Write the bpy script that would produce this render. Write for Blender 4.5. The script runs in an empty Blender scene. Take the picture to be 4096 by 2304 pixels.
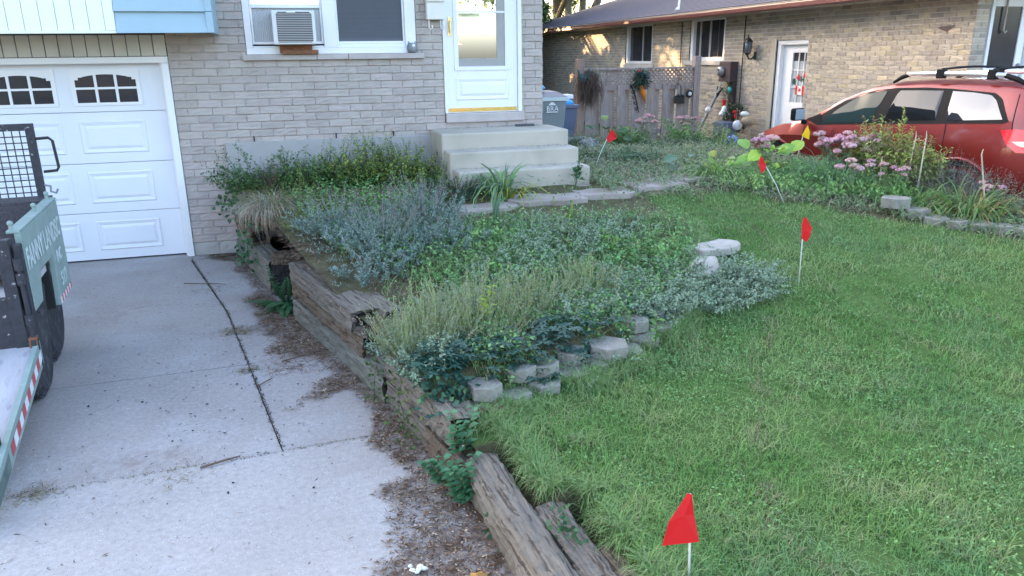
import bpy, math, random
import numpy as np
from mathutils import Vector, Matrix
R = math.radians
sc = bpy.context.scene
# ------------------------------------------------------------------ camera
CAMP = Vector((0, 0, 2.1))
_a, _p, _r = R(16.1), R(17.0), R(.745)
_f = Vector((math.sin(_a)*math.cos(_p), math.cos(_a)*math.cos(_p), -math.sin(_p)))
_r0 = Vector((math.cos(_a), -math.sin(_a), 0)); _u0 = _r0.cross(_f)
_rt = _r0*math.cos(_r) - _u0*math.sin(_r); _up = _r0*math.sin(_r) + _u0*math.cos(_r)
cam = bpy.data.cameras.new('camera'); cam.lens = 26.57; cam.sensor_width = 36; cam.clip_end = 500; cam.clip_start = .05
camo = bpy.data.objects.new('camera', cam)
camo.matrix_world = Matrix(((_rt.x, _up.x, -_f.x, CAMP.x), (_rt.y, _up.y, -_f.y, CAMP.y), (_rt.z, _up.z, -_f.z, CAMP.z), (0, 0, 0, 1)))
sc.collection.objects.link(camo); sc.camera = camo
# ------------------------------------------------------------------ light: low sun behind the house on the left, everything here in shade
SUN_EL, SUN_AZ = R(7.5), R(-30)          # azimuth from +Y towards +X
w = bpy.data.worlds.new('World'); sc.world = w; w.use_nodes = True
nt = w.node_tree; bg = nt.nodes['Background']
sky = nt.nodes.new('ShaderNodeTexSky'); sky.sky_type = 'NISHITA'; sky.sun_disc = False
sky.sun_elevation = R(16); sky.sun_rotation = SUN_AZ; sky.air_density = .8; sky.dust_density = 4.0; sky.ozone_density = .35
nt.links.new(sky.outputs[0], bg.inputs[0]); bg.inputs[1].default_value = .15
sl = bpy.data.lights.new('sun', 'SUN'); sl.energy = 3.2; sl.angle = R(.6); sl.color = (1, .66, .34)
so = bpy.data.objects.new('sun', sl); sc.collection.objects.link(so)
SD = Vector((math.sin(SUN_AZ)*math.cos(SUN_EL), math.cos(SUN_AZ)*math.cos(SUN_EL), math.sin(SUN_EL)))
so.rotation_euler = (-SD).to_track_quat('-Z', 'Y').to_euler(); so.location = SD*60
sc.view_settings.view_transform = 'Standard'; sc.view_settings.look = 'None'
sc.view_settings.exposure = 3.12; sc.view_settings.gamma = 1.0
sc.cycles.max_bounces = 6; sc.cycles.transparent_max_bounces = 8

rng = np.random.default_rng(7); rnd = random.Random(11)
# ------------------------------------------------------------------ helpers
def L(r, g, b):
    f = lambda c: (c/255/12.92) if c <= 10 else ((c/255+.055)/1.055)**2.4
    return (f(r), f(g), f(b), 1)
def col_(c): return c if len(c) == 4 else (c[0], c[1], c[2], 1)
MATS = {}
def mat(name, c, rough=.7, var=.12, vs=6, bump=0, bs=60, spec=.4, metal=0, c2=None, c2s=3, c2t=(.45, .65), stretch=None, attr=None, transl=0, coat=0, speck=None):
    m = bpy.data.materials.new(name); m.use_nodes = True; MATS[name] = m
    n = m.node_tree.nodes; l = m.node_tree.links; b = n['Principled BSDF']
    b.inputs['Roughness'].default_value = rough; b.inputs['Metallic'].default_value = metal
    b.inputs['Specular IOR Level'].default_value = spec
    if coat: b.inputs['Coat Weight'].default_value = coat; b.inputs['Coat Roughness'].default_value = .05
    tc = n.new('ShaderNodeTexCoord'); mp = n.new('ShaderNodeMapping'); l.new(tc.outputs['Object'], mp.inputs[0])
    if stretch: mp.inputs['Scale'].default_value = stretch
    cur = None
    if attr:
        a = n.new('ShaderNodeAttribute'); a.attribute_name = attr; cur = a.outputs['Color']
    def mixrgb(f, A, B, typ='MIX'):
        x = n.new('ShaderNodeMix'); x.data_type = 'RGBA'; x.blend_type = typ
        for s, v in ((x.inputs[0], f), (x.inputs[6], A), (x.inputs[7], B)):
            if hasattr(v, 'is_linked'): l.new(v, s)
            else: s.default_value = v
        return x.outputs[2]
    def noise(s, det=4):
        t = n.new('ShaderNodeTexNoise'); t.inputs['Scale'].default_value = s; t.inputs['Detail'].default_value = det
        l.new(mp.outputs[0], t.inputs[0]); return t.outputs[0]
    def ramp(v, a0, a1, c0=(0, 0, 0, 1), c1=(1, 1, 1, 1)):
        t = n.new('ShaderNodeValToRGB'); t.color_ramp.elements[0].position = a0; t.color_ramp.elements[1].position = a1
        t.color_ramp.elements[0].color = c0; t.color_ramp.elements[1].color = c1; l.new(v, t.inputs[0]); return t.outputs[0]
    if cur is None: cur = col_(c)
    if c2 is not None: cur = mixrgb(ramp(noise(c2s, 6), *c2t), cur, col_(c2))
    if speck:      # (scale, colour, threshold)
        for (s_, cc, th) in speck:
            v = n.new('ShaderNodeTexVoronoi'); v.inputs['Scale'].default_value = s_; l.new(mp.outputs[0], v.inputs[0])
            d = ramp(v.outputs['Distance'], th*.7, th, (1, 1, 1, 1), (0, 0, 0, 1))
            k = ramp(noise(s_*.21, 2), .47, .6)
            mm = n.new('ShaderNodeMath'); mm.operation = 'MULTIPLY'; l.new(d, mm.inputs[0]); l.new(k, mm.inputs[1])
            cur = mixrgb(mm.outputs[0], cur, col_(cc))
    if var:
        v = ramp(noise(vs, 6), .25, .75, (1-var,)*3+(1,), (1+var,)*3+(1,))
        cur = mixrgb(1.0, cur, v, 'MULTIPLY')
    if hasattr(cur, 'is_linked'): l.new(cur, b.inputs['Base Color'])
    else: b.inputs['Base Color'].default_value = cur
    if bump:
        bn = n.new('ShaderNodeBump'); bn.inputs['Strength'].default_value = bump; bn.inputs['Distance'].default_value = .01
        l.new(noise(bs, 8), bn.inputs['Height']); l.new(bn.outputs[0], b.inputs['Normal'])
    if transl:
        t = n.new('ShaderNodeBsdfTranslucent'); mx = n.new('ShaderNodeMixShader'); mx.inputs[0].default_value = transl
        if hasattr(cur, 'is_linked'): l.new(cur, t.inputs[0])
        else: t.inputs[0].default_value = cur
        l.new(b.outputs[0], mx.inputs[1]); l.new(t.outputs[0], mx.inputs[2]); l.new(mx.outputs[0], n['Material Output'].inputs[0])
    return m
def vn(x, y, s, seed=0):            # value noise 0..1
    x = np.asarray(x, float)*s; y = np.asarray(y, float)*s
    xi = np.floor(x).astype(np.int64); yi = np.floor(y).astype(np.int64); fx = x-xi; fy = y-yi
    fx = fx*fx*(3-2*fx); fy = fy*fy*(3-2*fy)
    def h(i, j):
        k = (i*374761393 + j*668265263 + seed*1442695041) & 0xffffffff
        k = ((k ^ (k >> 13))*1274126177) & 0xffffffff
        return ((k ^ (k >> 16)) & 0xffff)/65535.
    return (h(xi, yi)*(1-fx)+h(xi+1, yi)*fx)*(1-fy)+(h(xi, yi+1)*(1-fx)+h(xi+1, yi+1)*fx)*fy
def fbm(x, y, s, seed=0): return .55*vn(x, y, s, seed)+.3*vn(x, y, s*2.1, seed+1)+.15*vn(x, y, s*4.3, seed+2)
def link(o, parent=None):
    sc.collection.objects.link(o)
    if parent is not None: o.parent = parent
    return o
def tag(o, label, cat, group=None, kind=None):
    if label: o['label'] = label
    if cat: o['category'] = cat
    if group: o['group'] = group
    if kind: o['kind'] = kind
    return o
def thing(name, label, cat, loc=(0, 0, 0), rz=0, group=None):
    o = bpy.data.objects.new(name, None); o.empty_display_size = .1
    o.location = loc; o.rotation_euler = (0, 0, rz); link(o); tag(o, label, cat, group)
    return o
def inv(parent):
    return (Matrix.Translation(parent.location) @ parent.rotation_euler.to_matrix().to_4x4()).inverted()
class MB:
    def __init__(s): s.v = []; s.f = []; s.mi = []; s.c = []; s.cur = 0; s.cc = None
    def add(s, vs, fs):
        o = len(s.v); s.v += [tuple(p) for p in vs]; s.f += [tuple(i+o for i in f) for f in fs]; s.mi += [s.cur]*len(fs)
        s.c += [s.cc or (1, 1, 1)]*len(vs); return s
    def box(s, x0, x1, y0, y1, z0, z1):
        return s.add([(x, y, z) for z in (z0, z1) for y in (y0, y1) for x in (x0, x1)],
                     [(0, 2, 3, 1), (4, 5, 7, 6), (0, 1, 5, 4), (2, 6, 7, 3), (0, 4, 6, 2), (1, 3, 7, 5)])
    def obox(s, c, size, m=None):
        m = m or Matrix.Identity(3); h = [k/2 for k in size]
        vs = [Vector(c)+m @ Vector((x*h[0], y*h[1], z*h[2])) for z in (-1, 1) for y in (-1, 1) for x in (-1, 1)]
        return s.add(vs, [(0, 2, 3, 1), (4, 5, 7, 6), (0, 1, 5, 4), (2, 6, 7, 3), (0, 4, 6, 2), (1, 3, 7, 5)])
    def bar(s, a, b, w, h=None, up=(0, 0, 1)):
        a = Vector(a); b = Vector(b); d = (b-a); ln = d.length; d.normalize(); u = Vector(up)
        x = d.cross(u)
        if x.length < 1e-3: x = d.cross(Vector((0, 1, 0)))
        x.normalize(); z = x.cross(d)
        return s.obox((a+b)/2, (w, ln, h or w), Matrix((x, d, z)).transposed())
    def tube(s, pts, r, n=8, caps=True):
        pts = [Vector(p) for p in pts]; rs = r if isinstance(r, (list, tuple)) else [r]*len(pts); vs = []; fs = []
        prev = None
        for i, p in enumerate(pts):
            d = (pts[min(i+1, len(pts)-1)]-pts[max(i-1, 0)]).normalized()
            if prev is None:
                x = d.cross(Vector((0, 0, 1)));
                if x.length < .1: x = d.cross(Vector((0, 1, 0)))
            else: x = prev-d*prev.dot(d)
            x.normalize(); prev = x; y = d.cross(x)
            vs += [p+(x*math.cos(t)+y*math.sin(t))*rs[i] for t in [2*math.pi*k/n for k in range(n)]]
        for i in range(len(pts)-1):
            fs += [(i*n+k, i*n+(k+1) % n, (i+1)*n+(k+1) % n, (i+1)*n+k) for k in range(n)]
        if caps: fs += [tuple(range(n))[::-1], tuple((len(pts)-1)*n+k for k in range(n))]
        return s.add(vs, fs)
    def lathe(s, prof, n=20, c=(0, 0, 0), m=None):
        vs = []; fs = []; c = Vector(c)
        for (r, z) in prof:
            for k in range(n):
                p = Vector((r*math.cos(2*math.pi*k/n), r*math.sin(2*math.pi*k/n), z)); vs.append(c+(m @ p if m else p))
        for i in range(len(prof)-1):
            fs += [(i*n+k, i*n+(k+1) % n, (i+1)*n+(k+1) % n, (i+1)*n+k) for k in range(n)]
        if prof[0][0] > 1e-4: fs.append(tuple(range(n))[::-1])
        if prof[-1][0] > 1e-4: fs.append(tuple((len(prof)-1)*n+k for k in range(n)))
        return s.add(vs, fs)
    def ball(s, c, r, n=12, k=8, sq=(1, 1, 1), jit=0):
        vs = []; fs = []
        for i in range(k+1):
            t = math.pi*i/k
            for j in range(n):
                a = 2*math.pi*j/n; q = 1+(rnd.uniform(-jit, jit) if 0 < i < k else 0)
                vs.append((c[0]+r*q*sq[0]*math.sin(t)*math.cos(a), c[1]+r*q*sq[1]*math.sin(t)*math.sin(a), c[2]+r*q*sq[2]*math.cos(t)))
        for i in range(k): fs += [(i*n+j, (i+1)*n+j, (i+1)*n+(j+1) % n, i*n+(j+1) % n) for j in range(n)]
        return s.add(vs, fs)
    def prism(s, poly, z0, z1, fn=None):       # poly (x,y), extruded in z; fn maps to world
        n = len(poly); vs = [(x, y, z0) for x, y in poly]+[(x, y, z1) for x, y in poly]
        if fn: vs = [fn(*p) for p in vs]
        return s.add(vs, [tuple(range(n))[::-1], tuple(range(n, 2*n))]+[(i, (i+1) % n, n+(i+1) % n, n+i) for i in range(n)])
    def build(s, name, m, parent=None, smooth=False, world=True, bevel=0, label=None):
        me = bpy.data.meshes.new(name); vs = s.v
        if parent is not None and world:
            iv = inv(parent)
            if parent.parent is not None: iv = inv(parent) @ inv(parent.parent)
            vs = [tuple(iv @ Vector(p)) for p in vs]
        me.from_pydata(vs, [], s.f)
        ms = m if isinstance(m, (list, tuple)) else [m]
        for k in ms: me.materials.append(k)
        if len(ms) > 1: me.polygons.foreach_set('material_index', s.mi)
        if any(c != (1, 1, 1) for c in s.c[:1]+s.c[-1:]):
            at = me.color_attributes.new('tint', 'FLOAT_COLOR', 'POINT')
            at.data.foreach_set('color', np.array([(a, b, c, 1) for a, b, c in s.c], np.float32).ravel())
        if smooth: me.polygons.foreach_set('use_smooth', [True]*len(s.f))
        me.update(); o = bpy.data.objects.new(name, me); link(o, parent)
        if bevel:
            b = o.modifiers.new('Bevel', 'BEVEL'); b.width = bevel; b.segments = 2; b.limit_method = 'ANGLE'; b.angle_limit = R(35)
        if label: o['label'] = label
        return o
def trimesh(name, V, F, C, m, parent=None, off=None, smooth=False):
    """V (n,3), F (m,3) int, C (n,3) point colours -> one mesh object"""
    V = np.asarray(V, np.float32)
    if parent is not None: V = V-np.array(parent.location, np.float32)
    me = bpy.data.meshes.new(name); F = np.asarray(F, np.int32)
    me.vertices.add(len(V)); me.vertices.foreach_set('co', V.ravel())
    me.loops.add(F.size); me.loops.foreach_set('vertex_index', F.ravel())
    me.polygons.add(len(F)); me.polygons.foreach_set('loop_start', np.arange(0, F.size, F.shape[1], dtype=np.int32))
    me.polygons.foreach_set('loop_total', np.full(len(F), F.shape[1], np.int32))
    me.materials.append(m)
    if C is not None:
        at = me.color_attributes.new('tint', 'FLOAT_COLOR', 'POINT')
        at.data.foreach_set('color', np.hstack([C, np.ones((len(C), 1))]).astype(np.float32).ravel())
    me.update(calc_edges=True); me.validate()
    if smooth: me.polygons.foreach_set('use_smooth', [True]*len(F))
    return link(bpy.data.objects.new(name, me), parent)
def cat_(parts):
    V, F, C = [], [], []; o = 0
    for v, f, c in parts:
        V.append(v); F.append(f+o); C.append(c); o += len(v)
    return np.vstack(V), np.vstack(F), np.vstack(C)
def cvar(c, n, v=.18, h=.06):
    c = np.array(c[:3]); k = 1+rng.uniform(-v, v, (n, 1)); return np.clip(c*k*(1+rng.uniform(-h, h, (n, 3))), 0.002, 1)
def blades(P, H, W, az, lean, C, droop=0, seg=3, tipk=1.15):
    n = len(P); H = np.broadcast_to(H, n); W = np.broadcast_to(W, n); lean = np.broadcast_to(lean, n); droop = np.broadcast_to(droop, n)
    d = np.stack([np.cos(az), np.sin(az), 0*az], 1); s = np.stack([-np.sin(az+rng.uniform(-.9, .9, n)), np.cos(az), 0*az], 1)
    rows = []; cols = []
    for i in range(seg+1):
        t = i/seg; ang = lean*(.35+.65*t)+droop*t*t
        cen = P+(d*np.sin(ang)[:, None]+np.array([0, 0, 1])*np.cos(ang)[:, None])*(H*t)[:, None]
        ww = (W*(1-t)**.55*.5)[:, None] if i < seg else None
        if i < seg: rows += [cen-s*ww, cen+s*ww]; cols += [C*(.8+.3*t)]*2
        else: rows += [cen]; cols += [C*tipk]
    k = 2*seg+1; V = np.stack(rows, 1).reshape(-1, 3); Cc = np.stack(cols, 1).reshape(-1, 3)
    f = []
    for i in range(seg-1): f += [(2*i, 2*i+1, 2*i+3), (2*i, 2*i+3, 2*i+2)]
    f.append((2*seg-2, 2*seg-1, 2*seg))
    F = (np.array(f)[None]+np.arange(n)[:, None, None]*k).reshape(-1, 3)
    return V, F, Cc
def unit(a): return a/np.maximum(np.linalg.norm(a, axis=1, keepdims=True), 1e-6)
def leaves(P, D, Ln, W, C, up=None, fold=.25, edge=None, curl=.15):
    """six-point folded leaves: P base, D direction"""
    n = len(P); Ln = np.broadcast_to(Ln, n)[:, None]; W = np.broadcast_to(W, n)[:, None]; D = unit(D)
    if up is None: up = unit(rng.normal(0, .45, (n, 3))+np.array([0, 0, 1]))
    S = unit(np.cross(D, up)); N = unit(np.cross(S, D))
    a = P; m1 = P+D*Ln*.45; t = P+D*Ln-N*Ln*curl
    l = m1-S*W*.5+N*W*fold; r = m1+S*W*.5+N*W*fold
    V = np.stack([a, l, m1, r, t], 1).reshape(-1, 3); F = np.array([(0, 2, 1), (0, 3, 2), (1, 2, 4), (2, 3, 4)])
    E = C if edge is None else edge
    Cc = np.stack([C*.9, E, C, E, E*1.03], 1).reshape(-1, 3)
    F = (F[None]+np.arange(n)[:, None, None]*5).reshape(-1, 3)
    return V, F, np.clip(Cc, 0, 1)
def stems(A, B, r, C, bend=0.1, seg=4):
    """thin 3-sided stems from A to B, bowing"""
    n = len(A); bow = rng.normal(0, 1, (n, 3))*bend*np.linalg.norm(B-A, axis=1, keepdims=True); rows = []
    pts = []
    for i in range(seg+1):
        t = i/seg; pts.append(A*(1-t)+B*t+bow*(t*(1-t)*2))
    X = np.array([1, 0, 0]); Y = np.array([0, 1, 0])
    for i, p in enumerate(pts):
        rr = r*(1-.5*i/seg)
        for a in (0, 2.1, 4.2): rows.append(p+X*math.cos(a)*rr+Y*math.sin(a)*rr)
    V = np.stack(rows, 1).reshape(-1, 3); k = 3*(seg+1); f = []
    for i in range(seg):
        for j in range(3):
            a, b = 3*i+j, 3*i+(j+1) % 3; f += [(a, b, b+3), (a, b+3, a+3)]
    F = (np.array(f)[None]+np.arange(n)[:, None, None]*k).reshape(-1, 3)
    return (V, F, np.repeat(C, k, 0)), pts, bow
def along(A, B, bow, t): return A*(1-t[:, None])+B*t[:, None]+bow*(t*(1-t)*2)[:, None]
_txt = {}
def text(name, s, size, m, parent, M4, depth=.002, label=None):
    cu = bpy.data.curves.new('c', 'FONT'); cu.body = s; cu.size = size; cu.extrude = depth; cu.resolution_u = 2
    o = bpy.data.objects.new('c', cu); sc.collection.objects.link(o)
    dg = bpy.context.evaluated_depsgraph_get(); me = bpy.data.meshes.new_from_object(o.evaluated_get(dg)); me.name = name
    bpy.data.objects.remove(o); bpy.data.curves.remove(cu)
    me.transform(M4); me.transform(inv(parent)); me.materials.clear(); me.materials.append(m)
    return link(bpy.data.objects.new(name, me), parent)
# ------------------------------------------------------------------ terrain function
def sst(a, b, x):
    t = np.clip((x-a)/(b-a), 0, 1); return t*t*(3-2*t)
WLy = [1.0, 2.6, 3.24, 3.83, 4.49, 5.28, 6.33, 7.11, 8.8, 9.2]; WLx = [.80, .75, .71, .56, .42, .19, -.09, -.29, -.65, -.72]
def wallx(y): return np.interp(y, WLy, WLx)
STx = [.50, 1.05, 1.85, 2.5, 3.1, 3.5]; STy = [3.62, 3.74, 4.05, 4.5, 5.3, 6.2]
def stoney(x): return np.interp(x, STx, STy)
def lawnz(x, y):
    z = .2+.147*(np.log1p(np.exp(np.minimum((y-3.5)*2.2, 30)))/2.2)
    z = np.minimum(z, .78); z = z-np.maximum(z-.7, 0)*.1
    z = z-(z-.48)*sst(9.5, 14.0, y)
    e0 = 7.15-.85*sst(5.8, 9.2, y); e1 = e0+.5+1.8*sst(10.5, 12.5, y)
    e = sst(e0, e1, x); return z*(1-e)+.085*e
def H(x, y):
    x = np.asarray(x, float); y = np.asarray(y, float)
    z = lawnz(x, y); sy = stoney(x)
    b = np.maximum(.42+.33*sst(5.0, 7.6, y)*sst(-.2, 1.5, x-wallx(y)-.1), z)
    t = sst(.02, .14, y-sy)*(x < 3.5); z2 = z*(1-t)+b*t
    wd_ = np.where(y < 2.8, .35, .19); lip = (1-sst(wd_, wd_+.05, x-wallx(y)))*(y < 3.3)
    return z2*(1-lip)+.04*lip
def inbed(x, y): return (y > stoney(x)) & (x < 3.45) & (y < 9.2)
def P3(x, y, dz=0): x = np.asarray(x, float); y = np.asarray(y, float); return np.stack([x, y, H(x, y)+dz], 1)
# ------------------------------------------------------------------ materials
M = {}
M['conc'] = mat('concrete_drive', (.52, .52, .53), .9, .12, 34, .35, 120, .2, c2=(.40, .40, .41), c2s=.9, c2t=(.5, .75), attr='tint', speck=[(90, (.22, .20, .185), .26), (60, (.56, .54, .52), .20), (34, (.17, .15, .14), .12)])
M['conc2'] = mat('concrete_steps', (.46, .42, .355), .85, .10, 5, .2, 90, .2, c2=(.31, .285, .235), c2s=2.5, c2t=(.5, .8))
M['pavers'] = mat('paver', (.265, .25, .22), .9, .22, 18, .9, 45, .2, c2=(.20, .21, .17), c2s=9, c2t=(.5, .8))
M['parge'] = mat('parge', (.36, .355, .345), .9, .08, 4, .2, 60, .2)
M['brick'] = mat('painted_brick', (.42, .385, .38), .85, .09, 5, .3, 90, .25, attr='tint')
M['stone_sill'] = mat('sill_stone', (.46, .41, .39), .85, .1, 8, .3, 50, .25)
M['nbrick'] = mat('yellow_brick', (.4, .35, .28), .9, .12, 9, .3, 70, .2, attr='tint')
M['mortar'] = mat('mortar', (.50, .48, .44), .95, .1, 8, .2, 60, .1)
M['white'] = mat('white_paint', (.78, .79, .80), .35, .02, 3, 0, 10, .4)
M['gdoor'] = mat('garage_door_paint', (.74, .76, .80), .45, .025, 2, .04, 200, .35)
M['whitesid'] = mat('white_siding', (.82, .84, .80), .45, .02, 3)
M['blue'] = mat('blue_siding', (.34, .47, .54), .5, .04, 4, .05, 60, .3)
M['cream'] = mat('cream_siding', (.56, .54, .48), .6, .06, 3, .05, 60, .3, c2=(.45, .42, .35), c2s=4, c2t=(.55, .8))
M['dark'] = mat('dark_gap', (.012, .012, .013), .9, 0)
M['glass_dark'] = mat('dark_glass', (.035, .035, .045), .12, .3, 3, spec=.5)
M['glass_refl'] = mat('reflecting_glass', (.06, .065, .07), .015, 0, spec=1.0); MATS['reflecting_glass'].node_tree.nodes['Principled BSDF'].inputs['IOR'].default_value = 5.0
M['blind'] = mat('grey_blind', (.19, .21, .25), .5, .05, 3)
M['brass'] = mat('brass', (.75, .6, .25), .25, .05, metal=1)
M['acwhite'] = mat('ac_white', (.68, .68, .66), .5, .05)
M['acdark'] = mat('ac_dark', (.07, .07, .075), .6, .1)
M['redwood'] = mat('stained_wood', (.23, .10, .055), .7, .2, 20, .3, 60)
M['mailbox'] = mat('mailbox_cream', (.72, .70, .64), .5, .03)
M['pot'] = mat('grey_glaze', (.19, .22, .24), .45, .2, 20)
M['plastic_vinyl'] = mat('pleated_vinyl', (.5, .51, .52), .6, .04)
M['asphalt'] = mat('neighbour_concrete', (.38, .37, .35), .9, .15, 3, .2, 60)
M['ground'] = mat('ground', (.06, .09, .035), .95, .2, 1)
M['street'] = mat('street', (.08, .08, .08), .9, .1, 2)
M['terrain'] = mat('terrain', (.1, .1, .05), .95, .3, 18, .8, 40, .1, attr='tint')
M['leaf'] = mat('leaf', (.1, .2, .05), .5, 0, spec=.35, attr='tint', transl=.28)
M['grass'] = mat('grass', (.1, .2, .05), .5, 0, spec=.3, attr='tint', transl=.3)
M['dry'] = mat('dry_litter', (.2, .12, .08), .85, 0, spec=.15, attr='tint')
M['stem'] = mat('stem', (.1, .12, .06), .7, 0, spec=.2, attr='tint')
M['wood'] = mat('weathered_timber', (.19, .167, .14), .9, .34, 3, 1.0, 7, .15, c2=(.085, .068, .055), c2s=3.2, c2t=(.53, .62), stretch=(1.1, 17, 17))
M['wood_br'] = mat('rotting_timber', (.17, .132, .10), .95, .4, 3, 1.0, 8, .1, c2=(.08, .055, .04), c2s=3, c2t=(.5, .6), stretch=(1.2, 15, 15))
M['wood_gr'] = mat('grey_mossy_timber', (.185, .18, .155), .95, .25, 3, .8, 8, .1, c2=(.11, .11, .095), c2s=3, c2t=(.54, .64), stretch=(1.2, 13, 13))
M['wood_dk'] = mat('dark_timber', (.03, .028, .03), .9, .3, 10, 1.0, 20, .2)  # near-black tone for the gap's cross timbers and the timber end centres
M['fence'] = mat('fence_board', (.34, .295, .27), .9, .2, 8, .4, 30, .15, c2=(.24, .18, .17), c2s=3, c2t=(.45, .75), stretch=(6, 6, .8))
M['fencebr'] = mat('fence_post_wood', (.33, .24, .20), .9, .2, 6, .4, 30, .15, c2=(.24, .12, .06), c2s=3, c2t=(.5, .7), stretch=(6, 6, .8))
M['shingle'] = mat('shingle', (.105, .10, .125), .9, .2, 12, .5, 60, .2)
M['gutter'] = mat('gutter_maroon', (.11, .035, .035), .4, .1, 4)
M['fascia'] = mat('fascia_cream', (.40, .37, .31), .6, .08)
M['black'] = mat('black_metal', (.022, .022, .024), .5, .2, 20)
M['blackw'] = mat('worn_black_metal', (.035, .036, .045), .6, .3, 30, .2, 60, c2=(.3, .3, .32), c2s=26, c2t=(.66, .7))
M['tgreen'] = mat('trailer_green', (.24, .32, .30), .55, .12, 5, .1, 60, .35, c2=(.36, .42, .41), c2s=9, c2t=(.55, .8))
M['tdeck'] = mat('worn_plywood', (.43, .42, .45), .8, .15, 4, .3, 60, .2, c2=(.25, .25, .28), c2s=8, c2t=(.55, .75), stretch=(3, 1, 1))
M['tplate'] = mat('treadplate', (.055, .05, .06), .5, .5, 60, .5, 90, .4)
M['letter'] = mat('white_letter', (.52, .60, .60), .6, .1)
M['tred'] = mat('reflective_red', (.48, .08, .09), .5, .05)
M['twhite'] = mat('reflective_white', (.72, .72, .72), .5, .05)
M['rubber'] = mat('rubber', (.045, .045, .05), .8, .15, 20, .2, 80, .2, c2=(.12, .12, .13), c2s=14, c2t=(.5, .8))
M['rim'] = mat('rim', (.42, .42, .45), .5, .1)
M['rust'] = mat('rust', (.22, .09, .05), .9, .3, 30)
M['steel'] = mat('galvanised', (.30, .30, .32), .45, .1, metal=.6)
M['carred'] = mat('car_paint', (.20, .010, .010), .38, 0, metal=.35, coat=1.0, spec=.5)
M['cartrim'] = mat('car_trim', (.012, .012, .014), .7, 0, spec=.15)
M['carglass'] = mat('car_glass', (.012, .014, .016), .02, 0, spec=.5); MATS['car_glass'].node_tree.nodes['Principled BSDF'].inputs['IOR'].default_value = 1.62
M['cargreen'] = mat('car_front_glass', (.022, .042, .042), .03, 0, spec=.2)
M['chrome'] = mat('silver_rail', (.85, .85, .87), .25, 0, metal=.7)
M['carglass2'] = mat('car_glass_quarter', (.02, .022, .026), .02, 0, spec=.5); MATS['car_glass_quarter'].node_tree.nodes['Principled BSDF'].inputs['IOR'].default_value = 2.3
M['lampred'] = mat('lamp_red', (.85, .012, .02), .08, 0, spec=.8)
M['lampclr'] = mat('lamp_clear', (.7, .66, .66), .08, 0, spec=.8)
M['flagred'] = mat('flag_red', (.78, .015, .02), .5, .03, 20, transl=.35)
M['flagyel'] = mat('flag_yellow', (.85, .66, .01), .5, .03, 20, transl=.35)
M['flagpole'] = mat('flag_stake', (.62, .64, .62), .5, .05)
M['bin'] = mat('bin_grey', (.20, .24, .255), .55, .06, 5)
M['bin2'] = mat('bin_bluegrey', (.10, .13, .20), .55, .06, 5)
M['binlid'] = mat('bin_lid', (.05, .06, .09), .4, .1)
M['bluebag'] = mat('blue_plastic', (.06, .35, .72), .3, .15, 12)
M['orange'] = mat('orange', (.75, .25, .04), .6, .1)
M['red'] = mat('red', (.6, .02, .02), .5, .05)
M['ball'] = mat('white_ball', (.72, .74, .74), .35, .05)
M['evergreen'] = mat('evergreen', (.03, .07, .035), .8, .3, 30)
M['rock'] = mat('rock', (.34, .34, .35), .9, .3, 9, .6, 20, c2=(.08, .08, .09), c2s=9, c2t=(.5, .65))
M['farwall'] = mat('far_brick', (.24, .10, .06), .9, .1)
M['farroof'] = mat('far_roof', (.22, .17, .18), .9, .1)
M['bark'] = mat('bark', (.12, .095, .075), .95, .3, 8, .8, 20)
M['metermetal'] = mat('meter_box', (.075, .05, .055), .6, .15)
M['curtain'] = mat('lace_curtain', (.42, .45, .47), .8, .25, 14)
M['lanternglass'] = mat('lantern_glass', (.16, .18, .20), .1, .1)
M['turquoise'] = mat('turquoise', (.05, .40, .38), .4, .1)

M['palestone'] = mat('pale_stone', (.40, .375, .34), .9, .16, 12, .6, 40, .2, c2=(.30, .28, .25), c2s=6, c2t=(.5, .7))
# ------------------------------------------------------------------ ground sheets
g = MB(); g.box(-90, 90, -80, 110, -.6, -.16); tag(g.build('ground', M['ground']), None, None, kind='structure')
g = MB(); g.box(-90, 90, -14, -6.5, -.17, -.10); tag(g.build('street', M['street']), None, None, kind='structure')
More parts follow.
